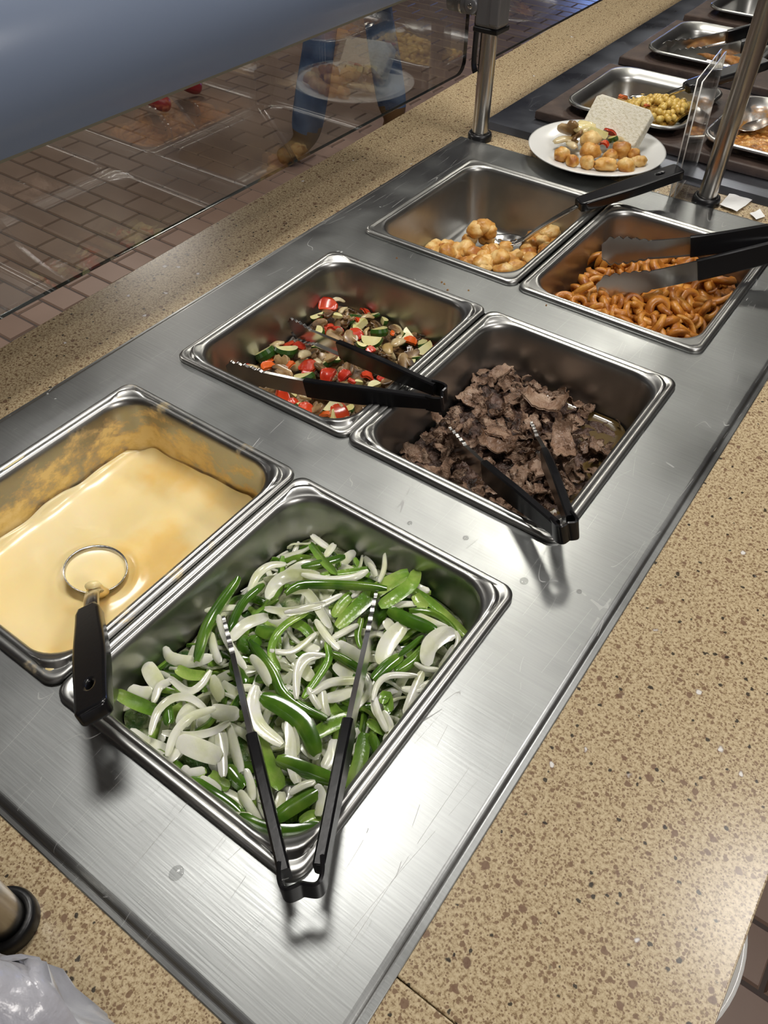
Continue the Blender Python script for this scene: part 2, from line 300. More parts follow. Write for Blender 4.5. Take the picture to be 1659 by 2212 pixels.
def loft(rings, closed=True, cap0=False, cap1=False):
    V, Fc = [], []; n = len(rings[0])
    for r in rings: V += [tuple(p) for p in r]
    for j in range(len(rings) - 1):
        for i in range(n if closed else n - 1):
            a = j * n + i; b = j * n + (i + 1) % n
            Fc.append((a, b, b + n, a + n))
    if cap0: Fc.append(tuple(range(n - 1, -1, -1)))
    if cap1: Fc.append(tuple(range((len(rings) - 1) * n, len(rings) * n)))
    return V, Fc
def lathe(prof, n=48, cap0=False, cap1=False):
    return loft([[(r * math.cos(2 * math.pi * i / n), r * math.sin(2 * math.pi * i / n), z) for i in range(n)] for r, z in prof], True, cap0, cap1)
def cyl(p0, p1, r0, r1=None, n=20):
    r1 = r0 if r1 is None else r1
    p0, p1 = Vector(p0), Vector(p1); q = (p1 - p0).to_track_quat('Z', 'Y')
    R = [[p + q @ Vector((r * math.cos(2 * math.pi * i / n), r * math.sin(2 * math.pi * i / n), 0)) for i in range(n)] for p, r in ((p0, r0), (p1, r1))]
    return loft(R, True, True, True)
def join(*vfs):
    V, Fc = [], []
    for v, f in vfs:
        o = len(V); V += list(v); Fc += [tuple(i + o for i in q) for q in f]
    return V, Fc
def spline(pts, n):
    """Catmull-Rom through pts, n samples evenly by parameter"""
    P = [Vector(p) for p in pts]
    if len(P) == 2: return [P[0].lerp(P[1], i / (n - 1)) for i in range(n)]
    P = [2 * P[0] - P[1]] + P + [2 * P[-1] - P[-2]]
    L = [0]
    for i in range(1, len(P) - 2): L.append(L[-1] + (P[i + 1] - P[i]).length)
    out = []
    for k in range(n):
        s = L[-1] * k / (n - 1); i = 0
        while i < len(L) - 2 and s > L[i + 1]: i += 1
        t = (s - L[i]) / max(1e-9, L[i + 1] - L[i])
        a, b, c, d = P[i], P[i + 1], P[i + 2], P[i + 3]
        out.append(0.5 * ((2 * b) + (c - a) * t + (2 * a - 5 * b + 4 * c - d) * t * t + (3 * b - a - 3 * c + d) * t ** 3))
    return out
def tangents(P):
    T = []
    for i in range(len(P)):
        t = P[min(i + 1, len(P) - 1)] - P[max(i - 1, 0)]
        T.append(t.normalized() if t.length > 1e-9 else Vector((1, 0, 0)))
    return T
def sweep(P, prof, ref, caps=True):
    """prof(t) -> list of (s, u); s along ref made normal to the path, u along T x S"""
    T = tangents(P); R = []
    for i, (p, t) in enumerate(zip(P, T)):
        rf = ref[i] if isinstance(ref, list) else ref
        S = rf - t * rf.dot(t); S.normalize(); U = t.cross(S)
        R.append([p + S * a + U * b for a, b in prof(i / (len(P) - 1))])
    return loft(R, True, caps, caps)
def curve2d(name, outlines, ext, bev, m, res=2):
    """flat outline(s) with holes, extruded and bevelled, as a mesh in the XY plane"""
    cu = bpy.data.curves.new(name, 'CURVE'); cu.dimensions = '2D'; cu.fill_mode = 'BOTH'
    cu.extrude = ext; cu.bevel_depth = bev; cu.bevel_resolution = res
    for pts in outlines:
        s = cu.splines.new('POLY'); s.points.add(len(pts) - 1); s.use_cyclic_u = True
        for p, q in zip(s.points, pts): p.co = (q[0], q[1], 0, 1)
    t = bpy.data.objects.new(name, cu); COL.objects.link(t)
    dg = bpy.context.evaluated_depsgraph_get(); dg.update()
    me = bpy.data.meshes.new_from_object(t.evaluated_get(dg)); me.name = name
    bpy.data.objects.remove(t); bpy.data.curves.remove(cu)
    me.materials.clear(); me.materials.append(M[m])
    return me
def frame(origin, xdir, zhint):
    x = Vector(xdir).normalized(); z = Vector(zhint) - x * Vector(zhint).dot(x); z.normalize(); y = z.cross(x)
    return Matrix(((x.x, y.x, z.x, origin[0]), (x.y, y.y, z.y, origin[1]), (x.z, y.z, z.z, origin[2]), (0, 0, 0, 1)))
def nz(x, y, z=0.0, s=1.0): return noise.noise(Vector((x * s, y * s, z)))

# ---------------------------------------------------------------- the room
fl = structure(obj('floor', boxes('floor', [(-7, 5, -5, 11, FLOOR - 0.10, FLOOR - 0.006)], 'grout')), 'dark grout bed under the brown quarry tile floor')
TX, TY = 0.2136, 0.1068
tv, tf = [], []
def tile_vf(x, y, hx, hy, off):
    b = 0.004
    v = [(x - hx, y - hy, FLOOR - 0.007), (x + hx, y - hy, FLOOR - 0.007), (x + hx, y + hy, FLOOR - 0.007), (x - hx, y + hy, FLOOR - 0.007),
         (x - hx + b, y - hy + b, FLOOR), (x + hx - b, y - hy + b, FLOOR), (x + hx - b, y + hy - b, FLOOR), (x - hx + b, y + hy - b, FLOOR)]
    f = [(4, 5, 6, 7), (0, 1, 5, 4), (1, 2, 6, 5), (2, 3, 7, 6), (3, 0, 4, 7)]
    return v, [tuple(i + off for i in q) for q in f]
v, f = tile_vf(0, 0, TX / 2 - 0.0036, TY / 2 - 0.0036, 0)
tile_me = mesh('tile', [(a, b, c - FLOOR) for a, b, c in v], f, 'tile', smooth=False)
cells = []
for j in range(-50, 94):
    yy = 1.038 + TY * (j + 0.5)
    off = -1.902 if j % 2 == 0 else -1.902 + TX / 2
    for i in range(-22, 32):
        xx = off + TX * (i + 0.5)
        if not (-6.5 < xx < 4.8 and -4.5 < yy < 10.5): continue
        d = ROT @ (np.array([xx, yy, FLOOR]) - CAM)
        seen = 1e9
        if d[2] > 0.1:
            px, py = W / 2 + F * d[0] / d[2], H / 2 + F * d[1] / d[2]
            left = py < 757 - 0.585 * px + 40 and -60 < px < 1400 and -60 < py     # beyond the guard
            low = px > 1500 and py > 1850 and px < 1760 and py < 2280              # at the near corner
            if left and py > 330 - 0.385 * px - 60 or low: seen = d[2]
        cells.append((seen, xx, yy))
cells.sort()
for k, (s, xx, yy) in enumerate(cells):
    if k < 300 and s < 1e8: obj('tile', tile_me, fl, (xx, yy, FLOOR))
    else:
        v, f = tile_vf(xx, yy, TX / 2 - 0.0036, TY / 2 - 0.0036, len(tv)); tv += v; tf += f
o = obj('tile_field', mesh('tile_field', tv, tf, 'tile', smooth=False), fl); o['kind'] = 'stuff'

structure(obj('ceiling', boxes('ceiling', [(-7, 5, -5, 11, CEIL, CEIL + 0.1)], 'ceil')), 'pale ceiling panels')
structure(obj('wall_left', boxes('wall_left', [(-7.1, -7, -5, 11, FLOOR - 0.1, CEIL + 0.1)], 'wall')), 'beige wall beyond the aisle')
structure(obj('wall_right', boxes('wall_right', [(5, 5.1, -5, 11, FLOOR - 0.1, CEIL + 0.1)], 'wall')), 'beige wall behind the photographer')
structure(obj('wall_back', boxes('wall_back', [(-7, 5, 11, 11.1, FLOOR - 0.1, CEIL + 0.1)], 'wall')), 'beige wall at the far end')
structure(obj('wall_front', boxes('wall_front', [(-7, 5, -5.1, -5, FLOOR - 0.1, CEIL + 0.1)], 'wall')), 'beige wall at the near end')
for k, (x, y, sx, sy, p, c) in enumerate(LAMPS):
    t = CEIL - 0.0005
    o = obj('ceiling_lamp', boxes('ceiling_lamp', [(x - sx / 2 - .03, x - sx / 2, y - sy / 2 - .03, y + sy / 2 + .03, t - .04, t), (x + sx / 2, x + sx / 2 + .03, y - sy / 2 - .03, y + sy / 2 + .03, t - .04, t),
                                              (x - sx / 2, x + sx / 2, y - sy / 2 - .03, y - sy / 2, t - .04, t), (x - sx / 2, x + sx / 2, y + sy / 2, y + sy / 2 + .03, t - .04, t)], 'lampwhite'))
    tag(o, 'square white ceiling lamp housing out of view above the counter and aisles', 'lamp', 'ceiling lamps')  # housings away from the counter belong to the added floor lamps

# ---------------------------------------------------------------- counter
ct = empty('countertop', (0, 0, -0.02), 'tan speckled quartz countertop around the steel wells', 'countertop')
TOPZ = -0.005
def slab(name, outl):
    me = curve2d(name, outl, 0.0135, 0.0015, 'quartz', 2)
    return obj(name, me, ct)
slab('slab', [[(-.4335, -.7), (-.3005, -.7), (-.3005, -.08), (-.33, -.08), (-.33, 1.2), (.345, 1.2), (.345, -.0030), (.5425, -.0030), (.5425, 5), (-.613, 5)],
              [(-.30, 1.31), (-.30, 2.55), (.36, 2.55), (.36, 1.31)]])
slab('slab', [[(-.2995, -.7), (.5425, -.7), (.5425, -.0068), (.345, -.0068), (.345, -.08), (-.2995, -.08)]])
base = empty('counter_base', (0, 2, FLOOR), 'dark laminate counter base under the quartz top', 'counter')
for nm, b in (('side_panel', (-.40, -.38, -.6, 4.9, FLOOR, TOPZ - .031)), ('side_panel', (.30, .32, -.6, 4.9, FLOOR, TOPZ - .031)),
              ('end_panel', (-.38, .30, -.6, -.58, FLOOR, TOPZ - .031)), ('end_panel', (-.38, .30, 4.88, 4.9, FLOOR, TOPZ - .031)),
              ('well_floor', (-.38, .30, -.58, 4.88, -.32, -.30))):
    o = obj(nm, boxes(nm, [b], 'laminate'), base); o.matrix_parent_inverse = Matrix.Translation((0, -2, -FLOOR))

def plate_with_holes(name, xs, ys, zfun, holes, m, skirt_out, skirt_in):
    V, Fc, ix = [], [], {}
    def vid(x, y, z):
        k = (round(x, 5), round(y, 5), round(z, 5))
        if k not in ix: ix[k] = len(V); V.append(k)
        return ix[k]
    nx, ny = len(xs), len(ys); filled = {}
    for i in range(nx - 1):
        for j in range(ny - 1):
            cx, cy = (xs[i] + xs[i + 1]) / 2, (ys[j] + ys[j + 1]) / 2
            filled[i, j] = not any(h[0] < cx < h[1] and h[2] < cy < h[3] for h in holes)
    Z = lambda i, j: zfun(i, j, nx, ny)
    for (i, j), ok in filled.items():
        if not ok: continue
        Fc.append((vid(xs[i], ys[j], Z(i, j)), vid(xs[i + 1], ys[j], Z(i + 1, j)), vid(xs[i + 1], ys[j + 1], Z(i + 1, j + 1)), vid(xs[i], ys[j + 1], Z(i, j + 1))))
        for (di, dj, a, b) in ((-1, 0, (i, j + 1), (i, j)), (1, 0, (i + 1, j), (i + 1, j + 1)), (0, -1, (i, j), (i + 1, j)), (0, 1, (i + 1, j + 1), (i, j + 1))):
            nb = filled.get((i + di, j + dj))
            if nb: continue
            s = skirt_out if nb is None else skirt_in
            za, zb = Z(*a), Z(*b)
            Fc.append((vid(xs[b[0]], ys[b[1]], zb), vid(xs[a[0]], ys[a[1]], za), vid(xs[a[0]], ys[a[1]], za - s), vid(xs[b[0]], ys[b[1]], zb - s)))
    return mesh(name, V, Fc, m, smooth=False)

PITCH = 0.4027
holes = [(-.258, .258, .009 + PITCH * k, .316 + PITCH * k) for k in range(3)]
xs = sorted([-.345, -.340, -.3375, -.334, .347, .3505, .353, .359] + [-.258, .258])
ys = sorted([-.093, -.088, -.0855, -.082, 1.205, 1.2085, 1.211, 1.216] + [h[2] for h in holes] + [h[3] for h in holes])
def edge_z(i, j, nx, ny):
    e = min(i, j, nx - 1 - i, ny - 1 - j)
    return (-0.0038, -0.0034, -0.0012, 0.0)[min(e, 3)]
wd = empty('hot_well_deck', (0, 0.56, 0), 'brushed stainless steel deck with three food wells', 'serving deck')
o = obj('deck_plate', plate_with_holes('deck_plate', xs, ys, edge_z, holes, 'deck', 0.001, 0.02), wd); o.matrix_parent_inverse = Matrix.Translation((0, -.56, 0))
bv = o.modifiers.new('bevel', 'BEVEL'); bv.width = 0.0012; bv.segments = 2; bv.limit_method = 'ANGLE'; bv.angle_limit = math.radians(15)
for h in holes:
    o = obj('well_liner', boxes('well_liner', [(h[0] - .004, h[0] - .002, h[2] - .004, h[3] + .004, -.20, -.0015), (h[1] + .002, h[1] + .004, h[2] - .004, h[3] + .004, -.20, -.0015),
        (h[0], h[1], h[2] - .004, h[2] - .002, -.20, -.0015), (h[0], h[1], h[3] + .002, h[3] + .004, -.20, -.0015), (h[0] - .004, h[1] + .004, h[2] - .004, h[3] + .004, -.203, -.20)], 'deck_dark'), wd)
    o.matrix_parent_inverse = Matrix.Translation((0, -.56, 0))

# ---------------------------------------------------------------- food pans in the near deck
def pan_mesh(name, m, pads=True):
    hx, hy = .1332, .1630
    spec = [(0.0, .014, -.0004, 0), (0.0, .014, .0030, 0), (.0012, .0135, .0048, 0), (.0035, .013, .0054, 0), (.0060, .013, .0048, 0), (.0072, .016, .0038, 0),
            (.0078, .020, .0037, 0), (.0084, .0235, .0037, .0048), (.0092, .030, .0038, .0050), (.0100, .036, .0040, .0008), (.0112, .040, .0040, 0), (.0135, .040, .0022, 0), (.0152, .039, -.0030, 0),
            (.0165, .038, -.012, 0), (.0255, .034, -.086, 0), (.0290, .032, -.0945, 0), (.0360, .028, -.0995, 0), (.0480, .024, -.1005, 0)]
    R = []
    for off, r, z, pad in spec:
        R.append([(x, y, z + (pad * min(1, 1.5 * w) if pads else 0)) for x, y, w in rr(hx - off, hy - off, r, 10)])
    v, f = loft(R, True, False, True)
    return mesh(name, v, [q[::-1] for q in f], m)
pan_a, pan_b, pan_c = pan_mesh('half_size_pan', 'pan'), pan_mesh('plain_corner_pan', 'pan', False), pan_mesh('cheese_pan', 'pan_cheese')
GX = 0.1347
PANS = {}
def pan(key, me, x, y, rz, label):
    o = obj('food_pan', me, None, (x, y, 0.0005), (0, 0, rz)); tag(o, label, 'food pan', 'half size pans in the hot wells')
    md = o.modifiers.new('sheet', 'SOLIDIFY'); md.thickness = 0.0008; md.offset = -1
    PANS[key] = (x, y); return o
pan('cheese', pan_c, -GX, .1635, 0.0, 'steel food pan holding yellow cheese sauce, walls smeared with cheese')
pan('onion', pan_a, GX, .1610, 0.0, 'steel food pan filled with sliced onions and green peppers')
pan('veg', pan_a, -GX + .004, .561, 0.012, 'steel food pan with mixed red pepper, zucchini and mushrooms')
pan('beef', pan_a, GX + .004, .5615, 0.0, 'steel food pan holding shaved cooked beef')
pan('tots', pan_b, -GX + .001, .9625, 0.0, 'nearly empty steel food pan with a few golden breaded bites')
pan('fries', pan_b, GX + .004, .9595, 0.0, 'steel food pan holding orange curly fries')

# ---------------------------------------------------------------- far deck, boards and shallow pans
D2 = empty('cold_deck', (0.04, 1.9, 0), 'dark brushed steel far deck under brown boards', 'serving deck')
P2 = 0.39
xs2 = [-.340, -.336, -.20, .31, .430, .434]; hol2 = [(-.20, .31, 1.385 + P2 * k, 1.615 + P2 * k) for k in range(3)]
ys2 = [1.278, 1.282, 1.286, 1.292] + sorted([h[2] for h in hol2] + [h[3] for h in hol2]) + [2.596, 2.60]
def ez2(i, j, nx, ny):
    if j in (1, 2): return .0075
    e = min(i, j, nx - 1 - i, ny - 1 - j); return -.0045 if e == 0 else .004
o = obj('deck_plate', plate_with_holes('far_deck_plate', xs2, ys2, ez2, hol2, 'deck_dark', 0.0, 0.02), D2); o.matrix_parent_inverse = Matrix.Translation((-.04, -1.9, 0))

def board(k):
    y0 = 1.357 + P2 * k
    e = empty('pan_board', (.04, y0 + .165, .004), ('dark brown board under the chickpea and curry pans', 'dark brown board under the fried fillet pan', 'dark brown board under the farthest empty pan')[k], 'board', 'brown boards on the far deck')
    me = curve2d('board', [[(-.30, -.165), (.30, -.165), (.30, .165), (-.30, .165)], [(-.243, -.118), (-.243, .105), (-.047, .105), (-.047, -.118)], [(.022, -.118), (.022, .105), (.222, .105), (.222, -.118)]][:3 if k < 2 else 2], .0055, .003, 'board', 2)
    o = obj('board_panel', me, e, (0, 0, .0085)); return e
for k in range(3): board(k)
def pan2_mesh(name, m):
    hx, hy = .116, .131
    spec = [(0, .045, .0365), (-.001, .046, .039), (.001, .045, .041), (.004, .043, .0405), (.016, .040, .030), (.0185, .039, .027), (.0205, .038, .020), (.028, .034, -.022), (.034, .03, -.029), (.045, .026, -.031)]
    v, f = loft([[(x, y, z) for x, y, w in rr(hx - a, hy - a, r, 8)] for a, r, z in spec], True, False, True)
    return mesh(name, v, [q[::-1] for q in f], m)
p2, p2c = pan2_mesh('flared_pan', 'pan'), pan2_mesh('curry_pan', 'pan_curry')
FARPANS = [('chick', p2, -.104, 1.500, 'shallow flared steel pan of yellow curried chickpeas'), ('curry', p2c, .164, 1.500, 'flared steel pan of orange curry with splattered walls'),
           ('fish', p2, -.104, 1.890, 'flared steel pan with browned fried fillets'), ('rice', p2, .164, 1.890, 'flared steel pan of white rice at the right edge'),
           ('bare', p2, -.104, 2.280, 'empty flared steel pan farthest down the counter')]
for key, me, x, y, lab in FARPANS:
    o = obj('food_pan', me, None, (x, y, 0.0)); tag(o, lab, 'food pan', 'flared pans on the far deck')
    md = o.modifiers.new('sheet', 'SOLIDIFY'); md.thickness = 0.001; md.offset = -1

# ---------------------------------------------------------------- sneeze guard: posts, panes, clamp, hood
def post(x, y, label, top=0.62):
    e = empty('guard_post', (x, y, 0.0), label, 'post', 'steel sneeze guard posts')
    v, f = cyl((0, 0, -.004), (0, 0, top), .0150, n=32); o = obj('tube', mesh('post_tube', v, f, 'post'), e)
    o.modifiers.new('es', 'EDGE_SPLIT')
    v, f = lathe([(.0152, .0), (.0152, .006), (.0175, .0085), (.021, .0075), (.0225, .003), (.0225, -.0045)], 32); obj('gasket', mesh('post_gasket', v, f, 'rubber'), e)
    v, f = lathe([(.0, top + .012), (.010, top + .010), (.0155, top + .004), (.0155, top - .004)], 24); obj('cap', mesh('post_cap', v, f, 'chrome'), e)
    return e
pl = post(-.311, 1.228, 'brushed steel guard post with grey clamp behind the breaded bites pan')
post(.125, 1.230, 'brushed steel guard post beside the clear acrylic holder')
post(.118, -.137, 'steel guard post with black gasket at the near end of the counter')
# sleeve and clamp on the left post
def rbox(name, hx, hy, hz, r, m, par, loc, rot=None, seg=3):
    o = obj(name, boxes(name, [(-hx, hx, -hy, hy, -hz, hz)], m), par, loc, rot); bevel(o, r, seg); return o
sl = rbox('sleeve', .023, .021, .05, .007, 'clamp', pl, (.002, 0, .232))
rbox('sleeve_lip', .024, .022, .004, .002, 'rubber', sl, (0, 0, -.052))
rbox('sleeve_rib', .010, .012, .045, .004, 'clamp', sl, (.018, -.016, 0.003))
v, f = cyl((-.022, -.004, .212), (-.078, -.004, .212), .017, n=28); c = obj('clamp_barrel', mesh('clamp_barrel', v, f, 'clamp'), pl); c.modifiers.new('es', 'EDGE_SPLIT')
v, f = cyl((-.050, -.004, .212), (-.054, -.004, .212), .0185, n=28); obj('clamp_ring', mesh('clamp_ring', v, f, 'chrome'), c).modifiers.new('es', 'EDGE_SPLIT')
v, f = lathe([(.0, .003), (.009, .003), (.013, .001), (.014, -.004)], 24); o = obj('end_cap', mesh('clamp_end_cap', v, f, 'clamp'), c, (-.030, -.0205, .212), (math.pi / 2, 0, 0))
v, f = lathe([(.0, .0015), (.003, .0015), (.0045, .0)], 12); obj('screw', mesh('clamp_screw', v, f, 'chrome'), c, (-.030, -.0235, .212), (math.pi / 2, 0, 0))
P = spline([(-.021, -.006, .20), (-.023, -.006, .15), (-.0225, -.006, .12), (-.018, -.006, .108)], 14)
v, f = sweep(P, lambda t: [(-.007, -.0012), (.007, -.0012), (.007, .0012), (-.007, .0012)], Vector((0, 1, 0))); obj('strap', mesh('black_strap', v, f, 'rubber', smooth=False), pl)

def pane(name, y0, y1, z0, z1, rad, label, r2=0.0):
    pts = []
    for (cx, cz, a0, r) in ((y1 - rad, z0 + rad, -90, rad), (y1 - rad, z1 - rad, 0, rad), (y0 + rad, z1 - rad, 90, rad), (y0 + rad, z0 + rad, 180, rad)):
        for i in range(7):
            a = math.radians(a0 + 15 * i); pts.append((cx + r * math.cos(a), cz + r * math.sin(a)))
    me = curve2d(name, [pts], .0034, .0004, 'glass', 1); me.materials.append(M['glass_edge'])
    me.polygons.foreach_set('material_index', [1 if abs(p.normal.z) < .9 else 0 for p in me.polygons])
    o = obj(name, me); o.matrix_world = Matrix(((0, 0, 1, -.3655), (1, 0, 0, 0), (0, 1, 0, 0), (0, 0, 0, 1)))
    tag(o, label, 'glass panel', 'sneeze guard panes'); return o
pane('glass_sneeze_guard', -.45, 1.243, .0965, .268, .022, 'clear vertical guard pane hanging below the blue grey hood')
pane('glass_sneeze_guard', 1.275, 3.2, .0945, .33, .022, 'clear vertical guard pane beyond the clamped post')

HR = .135; hcz = .2535 + HR * math.sin(math.radians(8)); hcx = -.3575 - HR * math.cos(math.radians(8))
prof = [(-.363, .2525)] + [(hcx + HR * math.cos(math.radians(a)), hcz + HR * math.sin(math.radians(a))) for a in np.linspace(-8, 172, 31)] + [(hcx - HR * .98, .2525)]   # long round-topped bar
hd = empty('guard_hood', (-.42, .37, .25), 'long rounded blue grey hood above the guard pane', 'hood')
y0, y1 = -.75, 1.19
rings = [[(x, y, z) for x, z in prof] for y in (y0, y0 + .004, y1 - .004, y1)]
v, f = loft(rings, True, True, True)
o = obj('shell', mesh('hood_shell', v, f, 'hood'), hd); o.matrix_parent_inverse = Matrix.Translation((.42, -.37, -.25)); o.modifiers.new('es', 'EDGE_SPLIT')
o = obj('edge_strip', boxes('hood_edge', [(-.3665, -.3575, y0, y1, .2505, .2545)], 'trim'), hd); o.matrix_parent_inverse = Matrix.Translation((.42, -.37, -.25))
o = obj('hood_bracket', boxes('hood_bracket', [(-.43, -.327, 1.19, 1.212, .285, .33)], 'clamp'), hd); o.matrix_parent_inverse = Matrix.Translation((.42, -.37, -.25))

# ---------------------------------------------------------------- acrylic holder, paper scraps
ah = empty('sign_holder', (.066, 1.28, -.005), 'clear acrylic upright sign holder between the two decks', 'sign holder')
PA, PB = at(1446, 424, 0.0), at(1497, 349, 0.004)
du = (PB - PA).normalized()
def leaf(name, hz, thick, lean, x0):
    L = (PB - PA).length
    me = curve2d(name, [[(0, 0), (L, 0), (L, hz), (0, hz)]], thick / 2 - .0003, .0003, 'acrylic', 1)
    me.materials.append(M['acrylic_edge']); me.polygons.foreach_set('material_index', [1 if abs(p.normal.z) < .9 else 0 for p in me.polygons])
    o = obj(name, me, ah)
    mt = frame(PA + Vector((x0, 0, -.001)), du, (1, 0, lean)); yv = mt.col[1].to_3d()
    if yv.z < 0:
        mt = frame(PA + Vector((x0, 0, -.001)), du, (-1, 0, -lean))
    o.matrix_world = mt
    o.matrix_parent_inverse = Matrix.Translation((-.066, -1.28, .005)) ; o.matrix_basis = mt
    return o
leaf('front_sheet', .182, .002, .03, 0)
leaf('back_sheet', .180, .002, .03, .008)
o = obj('foot', boxes('acrylic_foot', [(0, .05, 0, (PB - PA).length, 0, .002)], 'acrylic'), ah); o.matrix_parent_inverse = Matrix.Translation((-.066, -1.28, .005))
o.location = PA + Vector((.009, 0, -.001)); o.rotation_euler = (0, 0, math.atan2(du.y, du.x) - math.pi / 2)
def paper(name, pts, zs, label, ink=False):
    n = 8; V = []
    a, b, c, d = [Vector(p) for p in pts]
    for i in range(n + 1):
        for j in range(n + 1):
            u, w = i / n, j / n
            p = a.lerp(b, u).lerp(d.lerp(c, u), w); p.z += zs * (0.5 + 0.5 * nz(p.x, p.y, 3.1, 60)) + abs(u - .55) * zs
            V.append(p)
    Fc = [(i * (n + 1) + j, (i + 1) * (n + 1) + j, (i + 1) * (n + 1) + j + 1, i * (n + 1) + j + 1) for i in range(n) for j in range(n)]
    o = obj(name, mesh(name, V, Fc, 'paper', smooth=False)); tag(o, label, 'paper scrap')
    md = o.modifiers.new('sheet', 'SOLIDIFY'); md.thickness = .0003
    return o
Q = [at(1553, 447, -.004), at(1580, 415, -.004), at(1628, 432, -.004), at(1590, 462, -.004)]
pp = paper('paper_scrap', Q, .004, 'crumpled white paper scrap with small print beside the post')
pp2 = paper('paper_scrap', [at(1618, 464, -.004), at(1640, 455, -.004), at(1652, 470, -.004), at(1632, 478, -.004)], .003, 'tiny white paper corner at the deck edge')

# ---------------------------------------------------------------- utensils
def tongs(label, ha, hb, ma, mb, ta, tb, w=0.020, grip=0.5, group='spring tongs in the pans', flip=1, split=None):
    """ha/hb: the two hinge side ends, ma/mb: mid points, ta/tb: tips (world points)"""
    ha, hb, ma, mb, ta, tb = [Vector(p) for p in (ha, hb, ma, mb, ta, tb)]
    N = ((ma - ha).normalized()).cross((mb - hb).normalized()); N.normalize()
    if N.length < .5: N = Vector((0, 0, 1))
    e = empty('tongs', (ha + hb) / 2, label, 'tongs', group); inv = Matrix.Translation(-(ha + hb) / 2)
    def put(nm, vf, m, par=e, smooth=True):
        o = obj(nm, mesh(nm, vf[0], vf[1], m, smooth), par); o.matrix_parent_inverse = inv if par is e else Matrix.Identity(4)
        es = o.modifiers.new('es', 'EDGE_SPLIT'); es.split_angle = math.radians(42); return o
    for (h, m_, t, oth) in ((ha, ma, ta, mb), (hb, mb, tb, ma)):
        P = spline([h, m_, t], 120)
        out = (m_ - oth); out.normalize()
        def prof(tt, P=P, out=out):
            k = max(0.0, (tt - .78) / .22)
            ww = w * (0.62 + 0.38 * min(1, tt / .3)) * (1 + 0.45 * math.sin(min(1, k) * math.pi * .62))
            if k > 0: ww *= 1 + 0.20 * abs(math.sin(k * 5.5 * math.pi)) - 0.10 - 0.55 * max(0, (k - .8) / .2) ** 2
            d = .0045 * (1 - .4 * k); th = .0010
            T = tangents(P)[int(tt * (len(P) - 1) + .5)]; S = N - T * N.dot(T); U = T.cross(S.normalized())
            s = 1 if U.dot(out) > 0 else -1
            a = ww / 2
            pr = [(-a, -d * s), (-a, 0), (a, 0), (a, -d * s), (a - th, -d * s), (a - th, -th * s), (-a + th, -th * s), (-a + th, -d * s)]
            return pr if s > 0 else pr[::-1]
        put('arm', sweep(P, prof, N), 'tong')
        n = int(120 * grip); G = P[:n]
        def gprof(tt, G=G, out=out):
            T = tangents(G)[int(tt * (len(G) - 1) + .5)]; S = N - T * N.dot(T); U = T.cross(S.normalized())
            s = 1 if U.dot(out) > 0 else -1
            a = w / 2 * (0.62 + 0.38 * min(1, tt * grip / .3)) + .0016; d = .0058; r = .0016
            bul = 1.0
            pr = [(-a, -d * s), (-a, 0), (-a + r, r * s * bul), (a - r, r * s * bul), (a, 0), (a, -d * s), (a - r, -(d + r) * s), (-a + r, -(d + r) * s)]
            return pr if s > 0 else pr[::-1]
        put('grip', sweep(G, gprof, N), 'black')
    # the spring: a wide strip bent round the end with a notch in the middle
    ax = ((ha - ma).normalized() + (hb - mb).normalized()).normalized(); c = (ha + hb) / 2; sd = (hb - ha)
    ax = ax - N * ax.dot(N); ax.normalize()
    L = sd.length
    P = spline([ha - ax * .006, ha + ax * .004, ha + ax * .011 + sd * .06, ha + ax * .0135 + sd * .18, c - sd * .14 + ax * .0125, c + ax * .0112, c + sd * .14 + ax * .0125, hb + ax * .0135 - sd * .18, hb + ax * .011 - sd * .06, hb + ax * .004, hb - ax * .006], 48)
    a = w * .44
    put('spring', sweep(P, lambda t: [(-a, -.0016), (a, -.0016), (a + .001, 0), (a, .0016), (-a, .0016), (-a - .001, 0)], N), 'black')
    return e

tongs('black handled tongs resting on the onion and pepper pan', at(607, 1893, .036), at(700, 1878, .036), at(528, 1550, .012), at(772, 1520, .018), at(484, 1345, -.030), at(822, 1290, -.020), w=.019, grip=.42)
tongs('black handled tongs standing in the shaved beef', at(1196, 1143, .040), at(1240, 1128, .044), at(1062, 1035, .000), at(1188, 1000, .008), at(966, 945, -.046), at(1150, 935, -.045), w=.022, grip=.58)
tongs('black handled tongs lying across the mixed vegetables', at(930, 872, .020), at(944, 838, .024), at(690, 845, .004), at(775, 768, .010), at(492, 803, -.030), at(628, 706, -.040), w=.022, grip=.55)
tongs('black handled tongs with scalloped tips over the curly fries', at(1815, 478, .075), at(1830, 505, .055), at(1505, 530, .032), at(1515, 583, .022), at(1300, 543, .000), at(1290, 630, -.030), w=.027, grip=.62)
tongs('tongs resting in the fried fillet pan', at(1760, 20, .085), at(1768, 42, .075), at(1590, 73, .055), at(1610, 100, .045), at(1412, 112, .012), at(1450, 128, .004), w=.024, grip=.60)

def grip_mesh(name, L, w, th):
    pts = []
    for i in range(41):
        t = i / 40; pts.append((L * t, w * (.40 + .10 * math.sin(math.pi * t) ** 2 + .08 * t)))
    top = pts; bot = [(x, -y) for x, y in reversed(pts)]
    def rnd(c, r, a0, a1): return [(c[0] + r * math.cos(math.radians(a)), c[1] + r * math.sin(math.radians(a))) for a in np.linspace(a0, a1, 6)]
    outl = [(-.003, w * .30)] + top[1:-2] + rnd((L - .004, w * .34), w * .13, 80, 5) + rnd((L - .004, -w * .34), w * .13, -5, -80) + bot[2:-1] + [(-.003, -w * .30)]
    hole = [(L * .80 + .0095 * math.cos(a), .0058 * math.sin(a)) for a in np.linspace(0, -2 * math.pi, 17)[:-1]]
    return curve2d(name, [outl, hole], th / 2 - .003, .003, 'black', 3)

